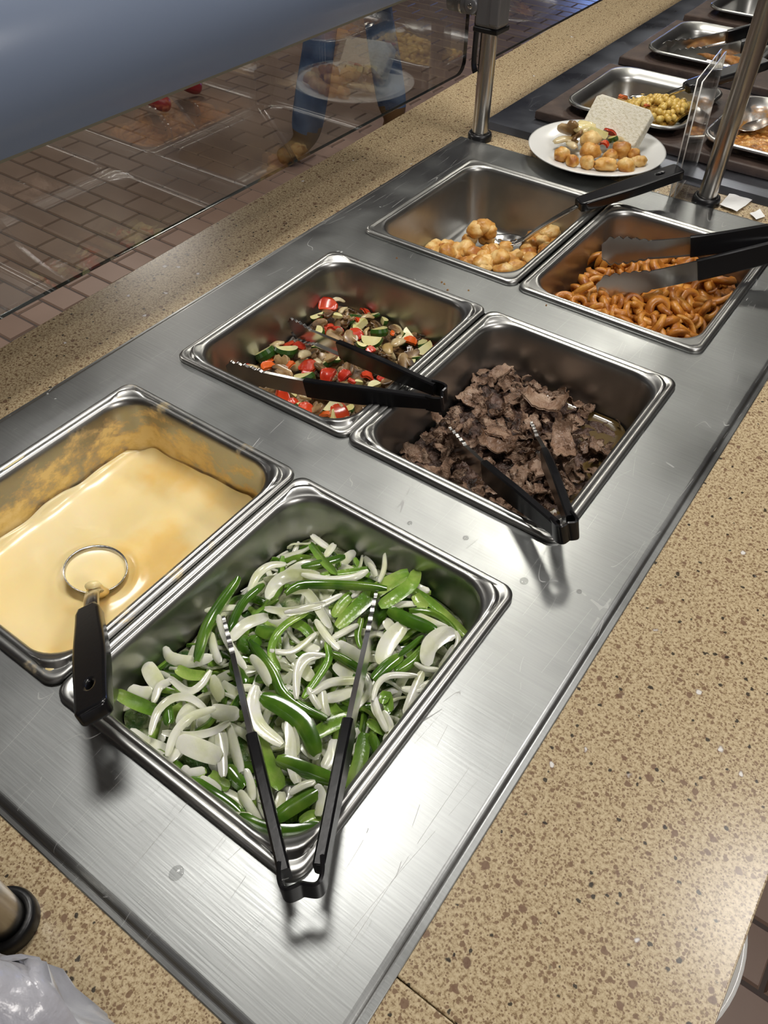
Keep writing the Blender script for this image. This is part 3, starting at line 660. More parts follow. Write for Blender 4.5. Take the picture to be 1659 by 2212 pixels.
def ladle():
    c = Vector((-.124, .132, -.060))
    g0, g1 = at(196, 1330, .000), at(207, 1548, .066)
    e = empty('ladle', c, 'ladle with black handle half sunk in cheese sauce', 'ladle'); inv = Matrix.Translation(-c)
    prof = []
    for i in range(10):
        a = math.radians(90 * i / 9); prof.append((.031 * math.sin(a), -.026 * math.cos(a)))
    prof += [(.0325, .0005), (.0325, -.001)]
    for i in range(9, -1, -1):
        a = math.radians(90 * i / 9); prof.append((.0318 * math.sin(a), -.0268 * math.cos(a)))
    v, f = lathe(prof, 40); o = obj('bowl', mesh('ladle_bowl', v, f, 'tong'), e, (0, 0, .004), (math.radians(-6), math.radians(8), 0))
    v, f = lathe([(.0, -.0055), (.012, -.0052), (.024, -.0058), (.0308, -.0045)], 40); s = obj('scoop_of_sauce', mesh('ladle_sauce', v, f, 'cheese'), o)
    d = (g0 - c); d.z = 0; d.normalize()
    P = spline([c + d * .030 + Vector((0, 0, -.004)), c + d * .036 + Vector((0, 0, .010)), c.lerp(g0, .62) + Vector((0, 0, .006)), g0, g0.lerp(g1, .2)], 24)
    v, f = sweep(P, lambda t: [(-.0075, -.0015), (-.006, .0015), (.006, .0015), (.0075, -.0015), (.005, -.003), (-.005, -.003)][::-1], Vector((.6, .8, 0)))
    o = obj('shaft', mesh('ladle_shaft', v, f, 'tong'), e); o.matrix_parent_inverse = inv
    blob = spline([c + d * .030 + Vector((0, 0, .0)), c + d * .037 + Vector((0, 0, .012)), c.lerp(g0, .45) + Vector((0, 0, .008))], 10)
    v, f = sweep(blob, lambda t: [((.0105 - .003 * t) * math.cos(a), (.0062 - .002 * t) * math.sin(a)) for a in np.linspace(0, 2 * math.pi, 13)[:-1]], Vector((.6, .8, 0)))
    o = obj('sauce_coat', mesh('ladle_sauce_coat', v, f, 'cheese'), e); o.matrix_parent_inverse = inv
    L = (g1 - g0).length
    o = obj('grip', grip_mesh('ladle_grip', L, .0215, .014), e); o.matrix_parent_inverse = inv
    o.matrix_basis = frame(g0 + Vector((0, 0, .004)), g1 - g0, (.25, -.35, 1))
ladle()

def spoon(label, tip, g0, g1, bw, bl, slots, w=.026, zh=(0, 0, 1)):
    tip, g0, g1 = Vector(tip), Vector(g0), Vector(g1)
    e = empty('serving_spoon', tip, label, 'spoon'); inv = Matrix.Translation(-tip)
    d = (g0 - tip); d.z *= .3; d.normalize()
    n, k = 14, 28; V, Fc = [], []
    for j in range(n + 1):
        r = j / n
        for i in range(k):
            a = 2 * math.pi * i / k; x, y = bl * r * math.cos(a), bw * r * math.sin(a)
            V.append((x, y, -.012 * (1 - r * r)))
    for j in range(n):
        for i in range(k):
            xm = bl * (j + .5) / n * math.cos(2 * math.pi * (i + .5) / k); ym = bw * (j + .5) / n * math.sin(2 * math.pi * (i + .5) / k)
            if slots and abs(xm) < bl * .5 and min(abs(ym - q * bw * .42) for q in (-1, 0, 1)) < bw * .07: continue
            Fc.append((j * k + i, j * k + (i + 1) % k, (j + 1) * k + (i + 1) % k, (j + 1) * k + i))
    o = obj('bowl', mesh('spoon_bowl', V, Fc, 'tong'), e); o.modifiers.new('s', 'SOLIDIFY').thickness = .001
    o.matrix_parent_inverse = inv; o.matrix_basis = frame(tip, d, (0, 0, 1))
    s = tip + d * bl * .95
    P = spline([s, s.lerp(g0, .35) + Vector((0, 0, .004)), g0, g0.lerp(g1, .25)], 24)
    side = (g1 - g0).cross(Vector((0, 0, 1))).normalized()
    v, f = sweep(P, lambda t: [(-.0048, -.0008), (-.004, .0016), (.004, .0016), (.0048, -.0008)][::-1], side)
    o = obj('shaft', mesh('spoon_shaft', v, f, 'tong'), e); o.matrix_parent_inverse = inv
    o = obj('grip', grip_mesh('spoon_grip', (g1 - g0).length, w, .016), e); o.matrix_parent_inverse = inv
    o.matrix_basis = frame(g0, g1 - g0, zh)
    return e
spoon('slotted spoon with black handle in the breaded bites pan', at(1090, 518, -.078), at(1256, 441, .016), at(1466, 371, .046), .024, .036, True, .027)
spoon('spoon with black handle in the curried chickpeas', at(1392, 213, .022), at(1487, 188, .068), at(1652, 136, .095), .026, .036, False, .027)
spoon('spoon half buried in the orange curry', at(1630, 262, .012), at(1700, 190, .06), at(1800, 120, .09), .028, .04, False, .027)

# ---------------------------------------------------------------- food helpers
rng = random.Random(7)
def zone(p, cx, cy, hx, hy):
    """where in its pan a piece lies, in words"""
    u, v = (p[0] - cx) / hx, (p[1] - cy) / hy
    a = 'left' if u < -.4 else 'right' if u > .4 else 'middle'; b = 'near' if v < -.4 else 'far' if v > .4 else ''
    if a == 'middle': return {'near': 'in the near middle', 'far': 'in the far middle', '': 'in the centre'}[b]
    return ('at the ' + b + ' ' + a).replace('  ', ' ')
def rim_pts(hx, hy, r, n): return [(x, y) for x, y, w in rr(hx, hy, r, n)]
def mound(name, cx, cy, hx, hy, r, hfun, m, label, cat, rings=26, n=10, thick=True, sub=1):
    """a bed of food filling a pan, as a height field over a rounded rectangle"""
    B = rim_pts(hx, hy, r, n); dense = []
    for i in range(len(B)):
        a, b = B[i], B[(i + 1) % len(B)]
        L = math.hypot(b[0] - a[0], b[1] - a[1]); q = max(1, int(L / (.006 / sub)))
        dense += [(a[0] + (b[0] - a[0]) * k / q, a[1] + (b[1] - a[1]) * k / q) for k in range(q)]
    R = []
    for j in range(1, rings + 1):
        s = j / rings
        R.append([(x * s, y * s, hfun(cx + x * s, cy + y * s)) for x, y in dense])
    v, f = loft(R, True, True, False)
    lo = len(v); nn = len(dense)
    v += [(x, y, hfun(cx + x, cy + y) - .004) for x, y in dense]
    o0 = (rings - 1) * nn
    f += [(o0 + i, o0 + (i + 1) % nn, lo + (i + 1) % nn, lo + i)[::-1] for i in range(nn)]
    o = obj(name, mesh(name, v, [q[::-1] for q in f], m), None, (cx, cy, 0))
    return tag(o, label, cat, None, 'stuff')
def strip_mesh(name, P, width, thick, curl, taper, ups, mats, flip=False, wob=0.0):
    """curved slice: 5 points across the top, 5 across the bottom"""
    T = tangents(P); R = []; n = len(P)
    for i, (p, t) in enumerate(zip(P, T)):
        s = i / (n - 1); u = ups[i] if isinstance(ups, list) else ups
        S = t.cross(u); S.normalize(); U = S.cross(t)
        wf = taper[0] + (1 - taper[0]) * min(1, math.sin(math.pi * s) ** taper[1]); hw = width / 2 * wf
        th = thick * (.55 + .45 * math.sin(math.pi * s) ** .5)
        top = [p + S * (hw * k) + U * (curl * (1 - k * k)) for k in (-1, -.55, 0, .55, 1)]
        bot = [p + S * (hw * .92 * k) + U * (curl * (1 - k * k) - th) for k in (1, .55, 0, -.55, -1)]
        R.append(top + bot)
    v, f = loft(R, True, True, True)
    idx = []
    if len(mats) > 1:
        k = 10
        for j in range(n - 1):
            for i in range(k): idx.append((0 if i in (0, 1, 2, 3) else 1) if not flip else (1 if i in (0, 1, 2, 3) else 0))
        idx += [1, 1]
    return v, f, (idx if len(mats) > 1 else None)

# ---------------------------------------------------------------- cheese sauce
def h_cheese(x, y):
    z = -.066 + .0022 * nz(x, y, .3, 14) + .0010 * nz(x + .3 * y, y, 1.7, 38)
    d = math.hypot(x + .124, y - .132)
    z += .0022 * math.exp(-((d - .043) / .007) ** 2) - .006 * math.exp(-(d / .032) ** 4)
    e = min(.105 - abs(x + .1355), .138 - abs(y - .1635))               # climbs the walls a little
    z += .010 * math.exp(-max(0, e) / .006) * (1 + .6 * nz(x, y, 9, 22)) + .012 * math.exp(-((x + .045) / .05) ** 2 - ((y - .30) / .012) ** 2)
    return z
o = mound('cheese_sauce', -.1355, .1635, .1065, .138, .033, h_cheese, 'cheese', 'thick pale yellow cheese sauce filling the left pan', 'cheese sauce', rings=60, n=10, sub=1.4)
o['kind'] = 'stuff'

# ---------------------------------------------------------------- onions and green peppers
def h_on(x, y):
    u, v = (x - .136) / .118, (y - .161) / .15
    z = -.036 + .016 * max(0, 1 - u * u) * max(0, 1 - v * v) + .012 * math.exp(-((x - .165) / .05) ** 2 - ((y - .265) / .05) ** 2)
    return z + .003 * nz(x, y, 2.2, 28)
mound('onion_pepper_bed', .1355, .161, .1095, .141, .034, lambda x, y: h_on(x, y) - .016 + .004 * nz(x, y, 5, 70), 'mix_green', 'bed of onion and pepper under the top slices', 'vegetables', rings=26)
def drop(px, py, hfun, lift):
    z = -.03
    for _ in range(7):
        p = at(px, py, z); z = hfun(p.x, p.y) + lift
    p = at(px, py, z); return p
CR = {'A': (200, 1140, .3014), 'B': (620, 1120, .2592), 'C': (300, 1500, .3315)}
PEP = '''A 80 14 0 1030,380 900,560 800,740 750,930|A 60 8 0 1210,420 1090,520 1010,660 990,740|A 55 10 1 1530,610 1400,680 1310,780 1280,900 1330,1000|A 75 8 0 1140,830 1220,930 1300,1050 1360,1180 1500,1290 1659,1360|A 130 12 0 1230,1220 1380,1300 1520,1420 1600,1600|A 95 6 1 180,1190 300,1250 450,1310|A 80 8 1 610,1010 690,1050 800,1060|A 130 6 1 1130,1330 1175,1480 1240,1660 1340,1840|A 100 6 0 1190,720 1250,750 1310,760|A 110 2 0 1060,800 1120,850 1180,790|A 90 2 0 1010,950 1040,1040 1090,1110
B 75 16 0 0,620 90,560 300,550 560,560 800,580|B 65 10 1 200,220 290,340 390,440|B 60 6 0 140,400 300,360 460,320|B 60 6 1 300,470 480,450 680,420|B 120 8 1 440,880 600,730 760,590 990,460|B 110 12 1 1120,390 1040,540 900,650 790,720|B 110 9 0 860,770 1000,840 1150,900 1240,950|B 75 5 1 1040,590 1200,700 1400,880 1500,980|B 55 8 0 1040,765 1200,780 1320,850 1400,930|B 65 9 1 330,1040 350,1160 260,1320 150,1470|B 70 9 0 390,1130 500,1190 640,1280|B 100 7 0 730,1330 830,1230 940,1150|B 90 5 0 920,1270 1050,1180 1140,1080|B 50 8 0 940,1140 1040,1060 1120,990|B 55 6 1 620,840 590,960 610,1060|B 90 8 1 400,800 470,700 540,630|B 90 6 1 800,1530 825,1470 850,1590|B 90 8 1 1070,640 1110,700 1160,740|B 80 3 1 20,860 130,900 200,980
C 100 10 0 920,430 1080,490 1270,560|C 85 5 0 340,580 480,650 600,730 680,800|C 100 7 0 660,820 820,880 1000,900 1180,870|C 100 4 1 1470,270 1440,440 1390,610|C 90 6 1 1150,260 1250,200 1370,150|C 110 5 0 900,800 1020,720 1150,640|C 70 5 1 1060,830 1130,790 1200,800|C 80 4 1 470,520 520,570 580,600|C 90 4 0 580,480 640,560 680,600|C 60 5 1 350,550 390,510 430,500|C 70 4 1 110,390 200,440 280,520|C 70 5 0 180,60 190,150 200,190|C 60 5 1 1500,180 1580,230 1620,240|C 60 4 0 1520,270 1550,350 1570,400|C 80 3 1 1240,60 1280,120 1330,150'''
ONI = '''A 60 9 1130,450 1180,340 1270,270 1370,260|A 90 8 1260,490 1310,400 1420,340 1600,340|A 60 14 1250,580 1400,600 1560,570 1659,545|A 60 13 900,640 950,780 1020,900 1090,1000|A 55 6 820,590 930,575 1050,570|A 90 8 1000,790 1100,690 1240,640|A 90 8 520,870 560,930 700,960 840,930|A 120 6 380,980 430,1060 490,1150|A 110 6 270,1160 340,1190 420,1180|A 60 12 420,1460 470,1310 580,1220 700,1220 800,1290|A 65 13 540,1620 590,1480 700,1360 860,1300|A 60 11 520,1470 700,1490 860,1460 970,1400|A 55 10 560,1080 680,1170 780,1120 840,1030|A 110 7 850,1080 880,1140 920,1220|A 70 6 850,770 870,880 910,960|A 80 10 1140,930 1200,1000 1260,1110|A 110 12 1170,1150 1150,1280 1200,1420 1340,1540|A 60 8 1290,880 1430,880 1580,770|A 60 12 1460,1200 1470,1050 1540,940 1640,910|A 150 10 620,1530 740,1580 900,1640|A 110 5 240,1490 380,1540 520,1590|A 60 8 440,1240 480,1140 560,1100|A 100 8 1380,1400 1430,1500 1450,1620|A 60 9 1040,1150 1130,1150 1200,1200|A 100 7 900,1440 920,1520 930,1640|A 130 9 640,1410 690,1320 760,1280|A 120 4 860,1310 960,1330 1040,1330
B 60 8 210,140 270,190 340,240|B 60 8 330,300 390,220|B 45 12 770,520 810,420 815,310|B 50 9 680,380 720,430 740,480|B 70 9 150,470 350,510 560,490 660,440|B 80 12 40,610 140,600 220,680 280,780 350,890|B 55 13 0,780 150,755 300,710 440,640|B 50 8 550,650 640,610 710,590|B 150 6 780,1190 840,1040 960,900|B 150 11 1160,1200 1190,1060 1300,970 1390,960|B 55 11 720,1500 760,1380 860,1310 1060,1310|B 45 9 720,1500 720,1580 760,1659|B 80 8 220,1450 350,1370 500,1350 620,1350|B 60 11 80,1480 80,1280 150,1150 300,1140|B 60 7 390,990 480,940 580,890|B 50 9 1070,1210 1150,1250 1280,1270|B 90 7 990,1620 1040,1500 1120,1300|B 50 9 1390,930 1430,1010 1420,1100|B 60 8 1290,1240 1340,1170 1390,1070|B 70 9 250,860 330,980 420,1080|B 80 6 1060,800 1180,860 1330,920|B 60 6 880,740 960,710 1070,710|B 120 6 420,1050 500,1100 640,1180|B 130 6 410,1210 480,1270 540,1300|B 110 5 330,1500 420,1480 550,1430|B 90 7 290,1440 300,1540 330,1640|B 60 8 180,1420 220,1500 270,1580|B 70 7 970,1420 1080,1420 1210,1380|B 60 6 1080,560 1130,590 1180,600|B 110 4 60,1200 140,1260 200,1330|B 100 4 120,1040 200,1080 260,1100|B 90 4 820,850 860,900 900,960
C 100 8 980,180 1000,300 1000,420 1030,560|C 50 8 990,640 1070,590 1140,570|C 70 7 660,640 710,720 780,830|C 80 7 1160,600 1190,680 1170,780|C 45 7 620,790 690,790 750,790|C 60 6 700,500 730,600 740,680|C 80 5 590,220 620,350 660,490|C 70 8 520,250 540,400 550,520|C 80 5 290,480 330,520 420,500|C 50 9 1530,10 1560,120 1610,230|C 50 8 1600,120 1640,220 1640,320|C 70 7 180,440 230,390 260,360|C 80 5 1210,470 1260,380 1270,300|C 70 5 880,780 920,700 930,640|C 90 3 400,560 470,600 520,640|C 90 3 560,640 620,680 680,720|C 80 3 1070,330 1110,370 1170,400'''
def clampin(p, cx, cy, hx, hy): return Vector((min(cx + hx, max(cx - hx, p.x)), min(cy + hy, max(cy - hy, p.y)), p.z))
def traced(s, withflip):
    out = []
    for rec in s.replace('\n', '|').split('|'):
        q = rec.split(); ox, oy, sc = CR[q[0]]; w = float(q[1]); lift = float(q[2]) / 1000
        fl_ = int(q[3]) if withflip else 0
        pts = [tuple(map(float, t.split(','))) for t in q[(4 if withflip else 3):]]
        P = [clampin(drop(ox + x * sc, oy + y * sc, h_on, lift), .1355, .161, .1105, .142) for x, y in pts]
        dep = (ROT @ (np.array(P[len(P) // 2]) - CAM))[2]
        out.append((P, w * sc * dep / F, lift, fl_))
    return out
def place_strip(nm, P, width, thick, curl, taper, up, mats, flip, label, cat, group):
    c = sum(P, Vector()) / len(P)
    q = [p - c for p in P]; q[0] = q[0] + (q[0] - q[1]) * .14; q[-1] = q[-1] + (q[-1] - q[-2]) * .14
    S = spline(q, 14)
    v, f, idx = strip_mesh(nm, S, width, thick, curl, taper, up, mats, flip)
    me = mesh(nm, v, f, list(mats), True, idx); me.set_sharp_from_angle(angle=math.radians(38))
    o = obj(nm, me, None, c)
    return tag(o, label, cat, group)
LP = ('green pepper strip skin side up among the onions', 'green pepper strip pale inner side up among the onions')
camdir = Vector((.25, -.35, 1)).normalized()
for P, w, lift, fl_ in traced(PEP, True):
    up = (camdir + Vector((rng.uniform(-.35, .35), rng.uniform(-.35, .35), 0))).normalized()
    place_strip('pepper_strip', P, w * 1.05, .0036, .0024 * (1 if not fl_ else -.7), (.50, .26), up, ('pepper_skin', 'pepper_flesh'), bool(fl_), ('long ' if (P[-1] - P[0]).length > .05 else 'short ') + LP[fl_] + ', ' + zone(P[1], .1355, .161, .11, .14), 'green pepper', 'pepper strips in the onion pan')
LO = 'white onion slice on top of the near right pan'
for P, w, lift, fl_ in traced(ONI, False):
    up = (camdir + Vector((rng.uniform(-.6, .6), rng.uniform(-.6, .6), 0))).normalized()
    place_strip('onion_slice', P, w * 1.0, .0021, rng.choice((.0010, -.0012, .0016)), (.44, .32), up, ('onion',), False, ('wide ' if w > .016 else 'narrow ') + LO + ', ' + zone(P[1], .1355, .161, .11, .14), 'onion', 'onion slices in the near pan')
def scatter_strip(i, kind):
    for _ in range(50):
        x, y = .1355 + rng.uniform(-.1, .1), .161 + rng.uniform(-.13, .13)
        break
    a = rng.uniform(0, 2 * math.pi); L = rng.uniform(.045, .085); k = rng.uniform(-1, 1) * (26 if kind else 14)
    P = []
    for s in (-.5, -.17, .17, .5):
        ang = a + k * s * L; xx = x + L * s * math.cos(ang); yy = y + L * s * math.sin(ang)
        p = clampin(Vector((xx, yy, 0)), .1355, .161, .106, .138); p.z = h_on(p.x, p.y) - .012 + .010 * (rng.random() - .3); P.append(p)
    up = Vector((rng.uniform(-1.3, 1.3), rng.uniform(-1.3, 1.3), 1)).normalized()
    if kind: place_strip('onion_slice', P, rng.uniform(.006, .012), .0018, .0010, (.44, .32), up, ('onion',), False, 'white onion slice deeper in the near right pan, ' + zone(P[1], .1355, .161, .11, .14), 'onion', 'onion slices in the near pan')
    else:
        fz = rng.random() < .5
        place_strip('pepper_strip', P, rng.uniform(.008, .012), .0034, .002, (.50, .26), up, ('pepper_skin', 'pepper_flesh'), fz, 'green pepper strip deeper among the onions, ' + zone(P[1], .1355, .161, .11, .14), 'green pepper', 'pepper strips in the onion pan')
for i in range(120): scatter_strip(i, True)
for i in range(55): scatter_strip(i, False)

# ---------------------------------------------------------------- mixed vegetables
def h_veg(x, y):
    u, v = (x + .1315) / .11, (y - .561) / .14
    return -.068 + .014 * max(0, 1 - u * u) * max(0, 1 - v * v) - .010 * u + .010 * max(0, v) * max(0, -u) + .003 * nz(x, y, 4, 30)
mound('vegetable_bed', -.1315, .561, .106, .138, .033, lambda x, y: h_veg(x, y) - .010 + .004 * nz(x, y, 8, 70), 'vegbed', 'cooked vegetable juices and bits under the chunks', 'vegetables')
def pepper_chunk(seed, mats):
    r = random.Random(seed); n = 7; R = []
    a = r.uniform(.010, .014); b = r.uniform(.007, .010); cv = r.uniform(.003, .006)
    V = []
    for side in (0, 1):
        for i in range(n):
            for j in range(n):
                u, w = 2 * i / (n - 1) - 1, 2 * j / (n - 1) - 1
                k = 1 - .22 * (u * u * w * w)
                V.append((a * u * k, b * w * k * (1 + .2 * u), cv * (1 - u * u) - side * .0035 + .0012 * nz(u + seed, w, 0, 2)))
    Fc = []
    for i in range(n - 1):
        for j in range(n - 1):
            q = i * n + j; Fc.append((q, q + n, q + n + 1, q + 1)); Fc.append(tuple(t + n * n for t in (q, q + 1, q + n + 1, q + n)))
    ring = [i * n for i in range(n)] + [(n - 1) * n + j for j in range(1, n)] + [i * n + n - 1 for i in range(n - 2, -1, -1)] + [j for j in range(n - 2, 0, -1)]
    for t in range(len(ring)): p, q = ring[t], ring[(t + 1) % len(ring)]; Fc.append((p, q, q + n * n, p + n * n))
    return mesh('pepper_chunk', V, Fc, mats)
def zucchini_chunk(seed):
    r = random.Random(seed); R0 = r.uniform(.011, .015); th = r.uniform(.006, .010); n = 12
    V, Fc, idx = [], [], []
    top = [(R0 * .9 * math.cos(math.pi * i / n), R0 * .9 * math.sin(math.pi * i / n) - R0 * .4, th / 2) for i in range(n + 1)]
    mid = [(R0 * math.cos(math.pi * i / n), R0 * math.sin(math.pi * i / n) - R0 * .4, 0) for i in range(n + 1)]
    bot = [(x, y, -th / 2) for x, y, z in top]
    V = top + mid + bot; k = n + 1
    for a in (0, k):
        for i in range(n): Fc.append((a + i, a + k + i, a + k + i + 1, a + i + 1)); idx.append(1)
    Fc.append(tuple(range(k))); idx.append(0); Fc.append(tuple(2 * k + i for i in range(k - 1, -1, -1))); idx.append(0)
    Fc.append((0, k - 1, 2 * k - 1, 3 * k - 1, 2 * k, k)); idx.append(0)
    return mesh('zucchini_piece', V, Fc, ['zuc', 'zucskin'], smooth=False, idx=idx)
def mushroom_slice(seed):
    r = random.Random(seed); s = r.uniform(.009, .013)
    o = [(s * math.cos(a), s * .75 * math.sin(a)) for a in np.linspace(0, math.pi, 13)] + [(-.85 * s, -.25 * s), (-.35 * s, -.2 * s), (-.32 * s, -.75 * s), (0, -.9 * s), (.32 * s, -.75 * s), (.35 * s, -.2 * s), (.85 * s, -.25 * s)]
    me = curve2d('mushroom_slice', [o], .0009, .0012, 'mush', 2)
    for v in me.vertices: v.co.z += .12 * s * math.sin(v.co.x / s * 2.2 + seed)
    me.polygons.foreach_set('use_smooth', [True] * len(me.polygons)); return me
def onion_petal(seed, m='conion'):
    r = random.Random(seed); L = r.uniform(.018, .028)
    P = spline([(-L / 2, 0, 0), (-L / 6, L * .12, .003), (L / 6, L * .12, .003), (L / 2, 0, 0)], 11)
    v, f, i = strip_mesh('p', P, r.uniform(.009, .014), .0022, .002, (.3, .6), Vector((0, 0, 1)), ('x',))
    return mesh('cooked_onion', v, f, m)
VEG = {'red': [pepper_chunk(i, 'red') for i in range(5)] + [pepper_chunk(9, 'orange')], 'zuc': [zucchini_chunk(i) for i in range(5)], 'mush': [mushroom_slice(i) for i in range(5)], 'on': [onion_petal(i) for i in range(5)]}
VN = {'red': ('pepper_chunk', 'glossy red pepper chunk among the mixed vegetables', 'red pepper', 'red pepper chunks in the vegetable pan'),
      'zuc': ('zucchini_piece', 'zucchini half slice with dark green skin among the mixed vegetables', 'zucchini', 'zucchini pieces in the vegetable pan'),
      'mush': ('mushroom_slice', 'brown cooked mushroom slice among the mixed vegetables', 'mushroom', 'mushroom slices in the vegetable pan'),
      'on': ('cooked_onion', 'soft translucent cooked onion piece among the mixed vegetables', 'onion', 'cooked onion in the vegetable pan')}
TR = {'red': '795,335,110 760,415,50 995,370,75 960,420,75 840,470,110 945,490,95 1235,525,85 1340,520,70 1430,490,40 1140,485,40 490,660,95 385,675,65 690,660,95 690,690,65 600,655,65 800,710,115 885,710,95 1010,715,90 1025,575,60 560,825,105 620,850,75 685,880,95 860,905,120 930,740,60 785,915,75 650,555,70',
      'zuc': '440,590,115 590,585,100 1045,395,65 1100,425,65 1080,480,95 1030,535,95 1225,490,75 1235,465,60 1300,545,100 1310,580,95 975,555,60 920,630,65 850,395,55 830,870,110 670,730,100 1040,760,70 960,745,45 825,930,75 1265,620,50',
      'mush': '790,385,85 760,440,85 905,425,80 920,515,80 1150,470,70 1310,470,95 550,640,95 560,690,95 810,610,110 770,670,75 900,680,85 1110,740,85 1205,640,85 1100,600,75 1240,590,75 560,725,90 740,880,75 980,880,80 720,600,85 1330,490,65 840,500,90 930,370,60',
      'on': '855,320,65 885,370,75 1010,410,80 1235,410,65 520,540,85 690,610,85 1160,540,120 1130,570,95 990,660,85 400,665,65 680,830,75 860,870,90 1090,690,65 1010,480,65 540,560,75 900,955,65'}
def put_veg(kind, p, size, top):
    nm, lab, cat, grp = VN[kind]; me = rng.choice(VEG[kind])
    o = obj(nm, me, None, p)
    tilt = .55
    o.rotation_euler = (rng.uniform(-tilt, tilt) - .1, rng.uniform(-tilt, tilt), rng.uniform(0, 6.28))
    o.scale = (size,) * 3
    if me.materials[0] == M['orange']: lab = 'orange red pepper chunk among the mixed vegetables'
    tag(o, lab + ', ' + zone(p, -.1315, .561, .10, .13), cat, grp)
for kind, s in TR.items():
    for q in s.split():
        x, y, sz = map(float, q.split(','))
        p = clampin(drop(380 + x * .41, 520 + y * .41, h_veg, .006), -.1315, .561, .098, .130)
        put_veg(kind, p, sz / 92 * (.92 if kind == 'red' else 1.12), True)
for i in range(110):
    kind = rng.choice(('red', 'zuc', 'zuc', 'mush', 'mush', 'on'))
    x, y = -.1315 + rng.uniform(-.098, .098), .561 + rng.uniform(-.130, .130)
    if x < -.16 and y < .52 and rng.random() < .3: continue
    put_veg(kind, Vector((x, y, h_veg(x, y) - .002 + rng.uniform(0, .004))), rng.uniform(.75, 1.05), False)

# ---------------------------------------------------------------- shaved beef
def h_beef(x, y):
    u, v = (x - .1395) / .11, (y - .5615) / .14
    z = -.066 + .018 * max(0, 1 - u * u) * max(0, 1 - v * v * .8) + .022 * math.exp(-((x - .055) / .035) ** 2 - ((y - .655) / .05) ** 2) + .012 * math.exp(-((x - .05) / .04) ** 2 - ((y - .50) / .08) ** 2)
    return z + .005 * nz(x, y, 6, 26)
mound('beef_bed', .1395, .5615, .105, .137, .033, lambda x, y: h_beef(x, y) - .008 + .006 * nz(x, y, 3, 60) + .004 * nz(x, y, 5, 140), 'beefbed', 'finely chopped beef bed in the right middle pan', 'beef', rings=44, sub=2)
mound('beef_broth', .1395, .5615, .1045, .1365, .033, lambda x, y: -.0675 + .0003 * nz(x, y, 1, 60), 'broth', 'thin glossy brown broth around the shaved beef', 'broth', rings=10)
def beef_curl(seed):
    r = random.Random(seed); n, m_ = 15, 9; L = r.uniform(.028, .046); B = r.uniform(.014, .024)
    k = r.uniform(30, 75) * r.choice((-1, 1)); fold = r.uniform(.002, .006); V = []
    for side in (0, 1):
        for i in range(n):
            for j in range(m_):
                u, w = i / (n - 1) - .5, j / (m_ - 1) - .5
                edge = 1 + .25 * nz(u * 3 + seed, w * 3, 1) ; a = u * L * k
                x = math.sin(a) / k * edge; z = (1 - math.cos(a)) / k
                y = w * B * (1 - 1.1 * u * u) * (1 + .35 * nz(u * 6, seed * 1.7, 2))
                zz = z + fold * nz(u * 5 + seed, w * 5, 3) + .0025 * nz(u * 12, w * 12 + seed, 4)
                V.append((x, y, zz - side * .0018))
    Fc = []
    for i in range(n - 1):
        for j in range(m_ - 1):
            q = i * m_ + j; Fc.append((q, q + m_, q + m_ + 1, q + 1)); Fc.append(tuple(t + n * m_ for t in (q, q + 1, q + m_ + 1, q + m_)))
    ring = [i * m_ for i in range(n)] + [(n - 1) * m_ + j for j in range(1, m_)] + [i * m_ + m_ - 1 for i in range(n - 2, -1, -1)] + [j for j in range(m_ - 2, 0, -1)]
    for t in range(len(ring)): p, q = ring[t], ring[(t + 1) % len(ring)]; Fc.append((p, q, q + n * m_, p + n * m_))
    return mesh('beef_slice', V, Fc, 'beef')
BEEF = [beef_curl(i) for i in range(14)]
for i in range(285):
    x, y = .1395 + rng.uniform(-.100, .100), .5615 + rng.uniform(-.132, .132)
    if x > .20 and y > .665 and rng.random() < .5: continue
    o = obj('beef_slice', rng.choice(BEEF), None, (x, y, h_beef(x, y) + rng.uniform(-.004, .007)), (rng.uniform(-.9, .9), rng.uniform(-.9, .9), rng.uniform(0, 6.28)))
    s = rng.uniform(.32, .8); o.scale = (s, s, s); tag(o, 'curled brown shaved beef slice in the beef pan, ' + zone((x, y), .1395, .5615, .10, .13), 'beef', 'shaved beef slices')
for (px, py, s, rz) in ((1180, 870, 1.5, .3), (1080, 800, 1.3, 1.2), (1155, 1010, 1.3, .8), (1215, 955, 1.3, 2.2), (1010, 850, 1.2, 2.8), (1080, 930, 1.2, .2), (1120, 1020, 1.2, 1.6), (1290, 960, 1.1, .9), (1070, 960, 1.2, 3.6)):
    p = drop(px, py, h_beef, .008)
    o = obj('beef_slice', BEEF[(px + py) % 14], None, p, (rng.uniform(-.4, .4), rng.uniform(-.4, .4), rz)); o.scale = (s,) * 3
    tag(o, 'broad folded beef slice lying on top of the beef, ' + zone(p, .1395, .5615, .07, .09), 'beef', 'shaved beef slices')

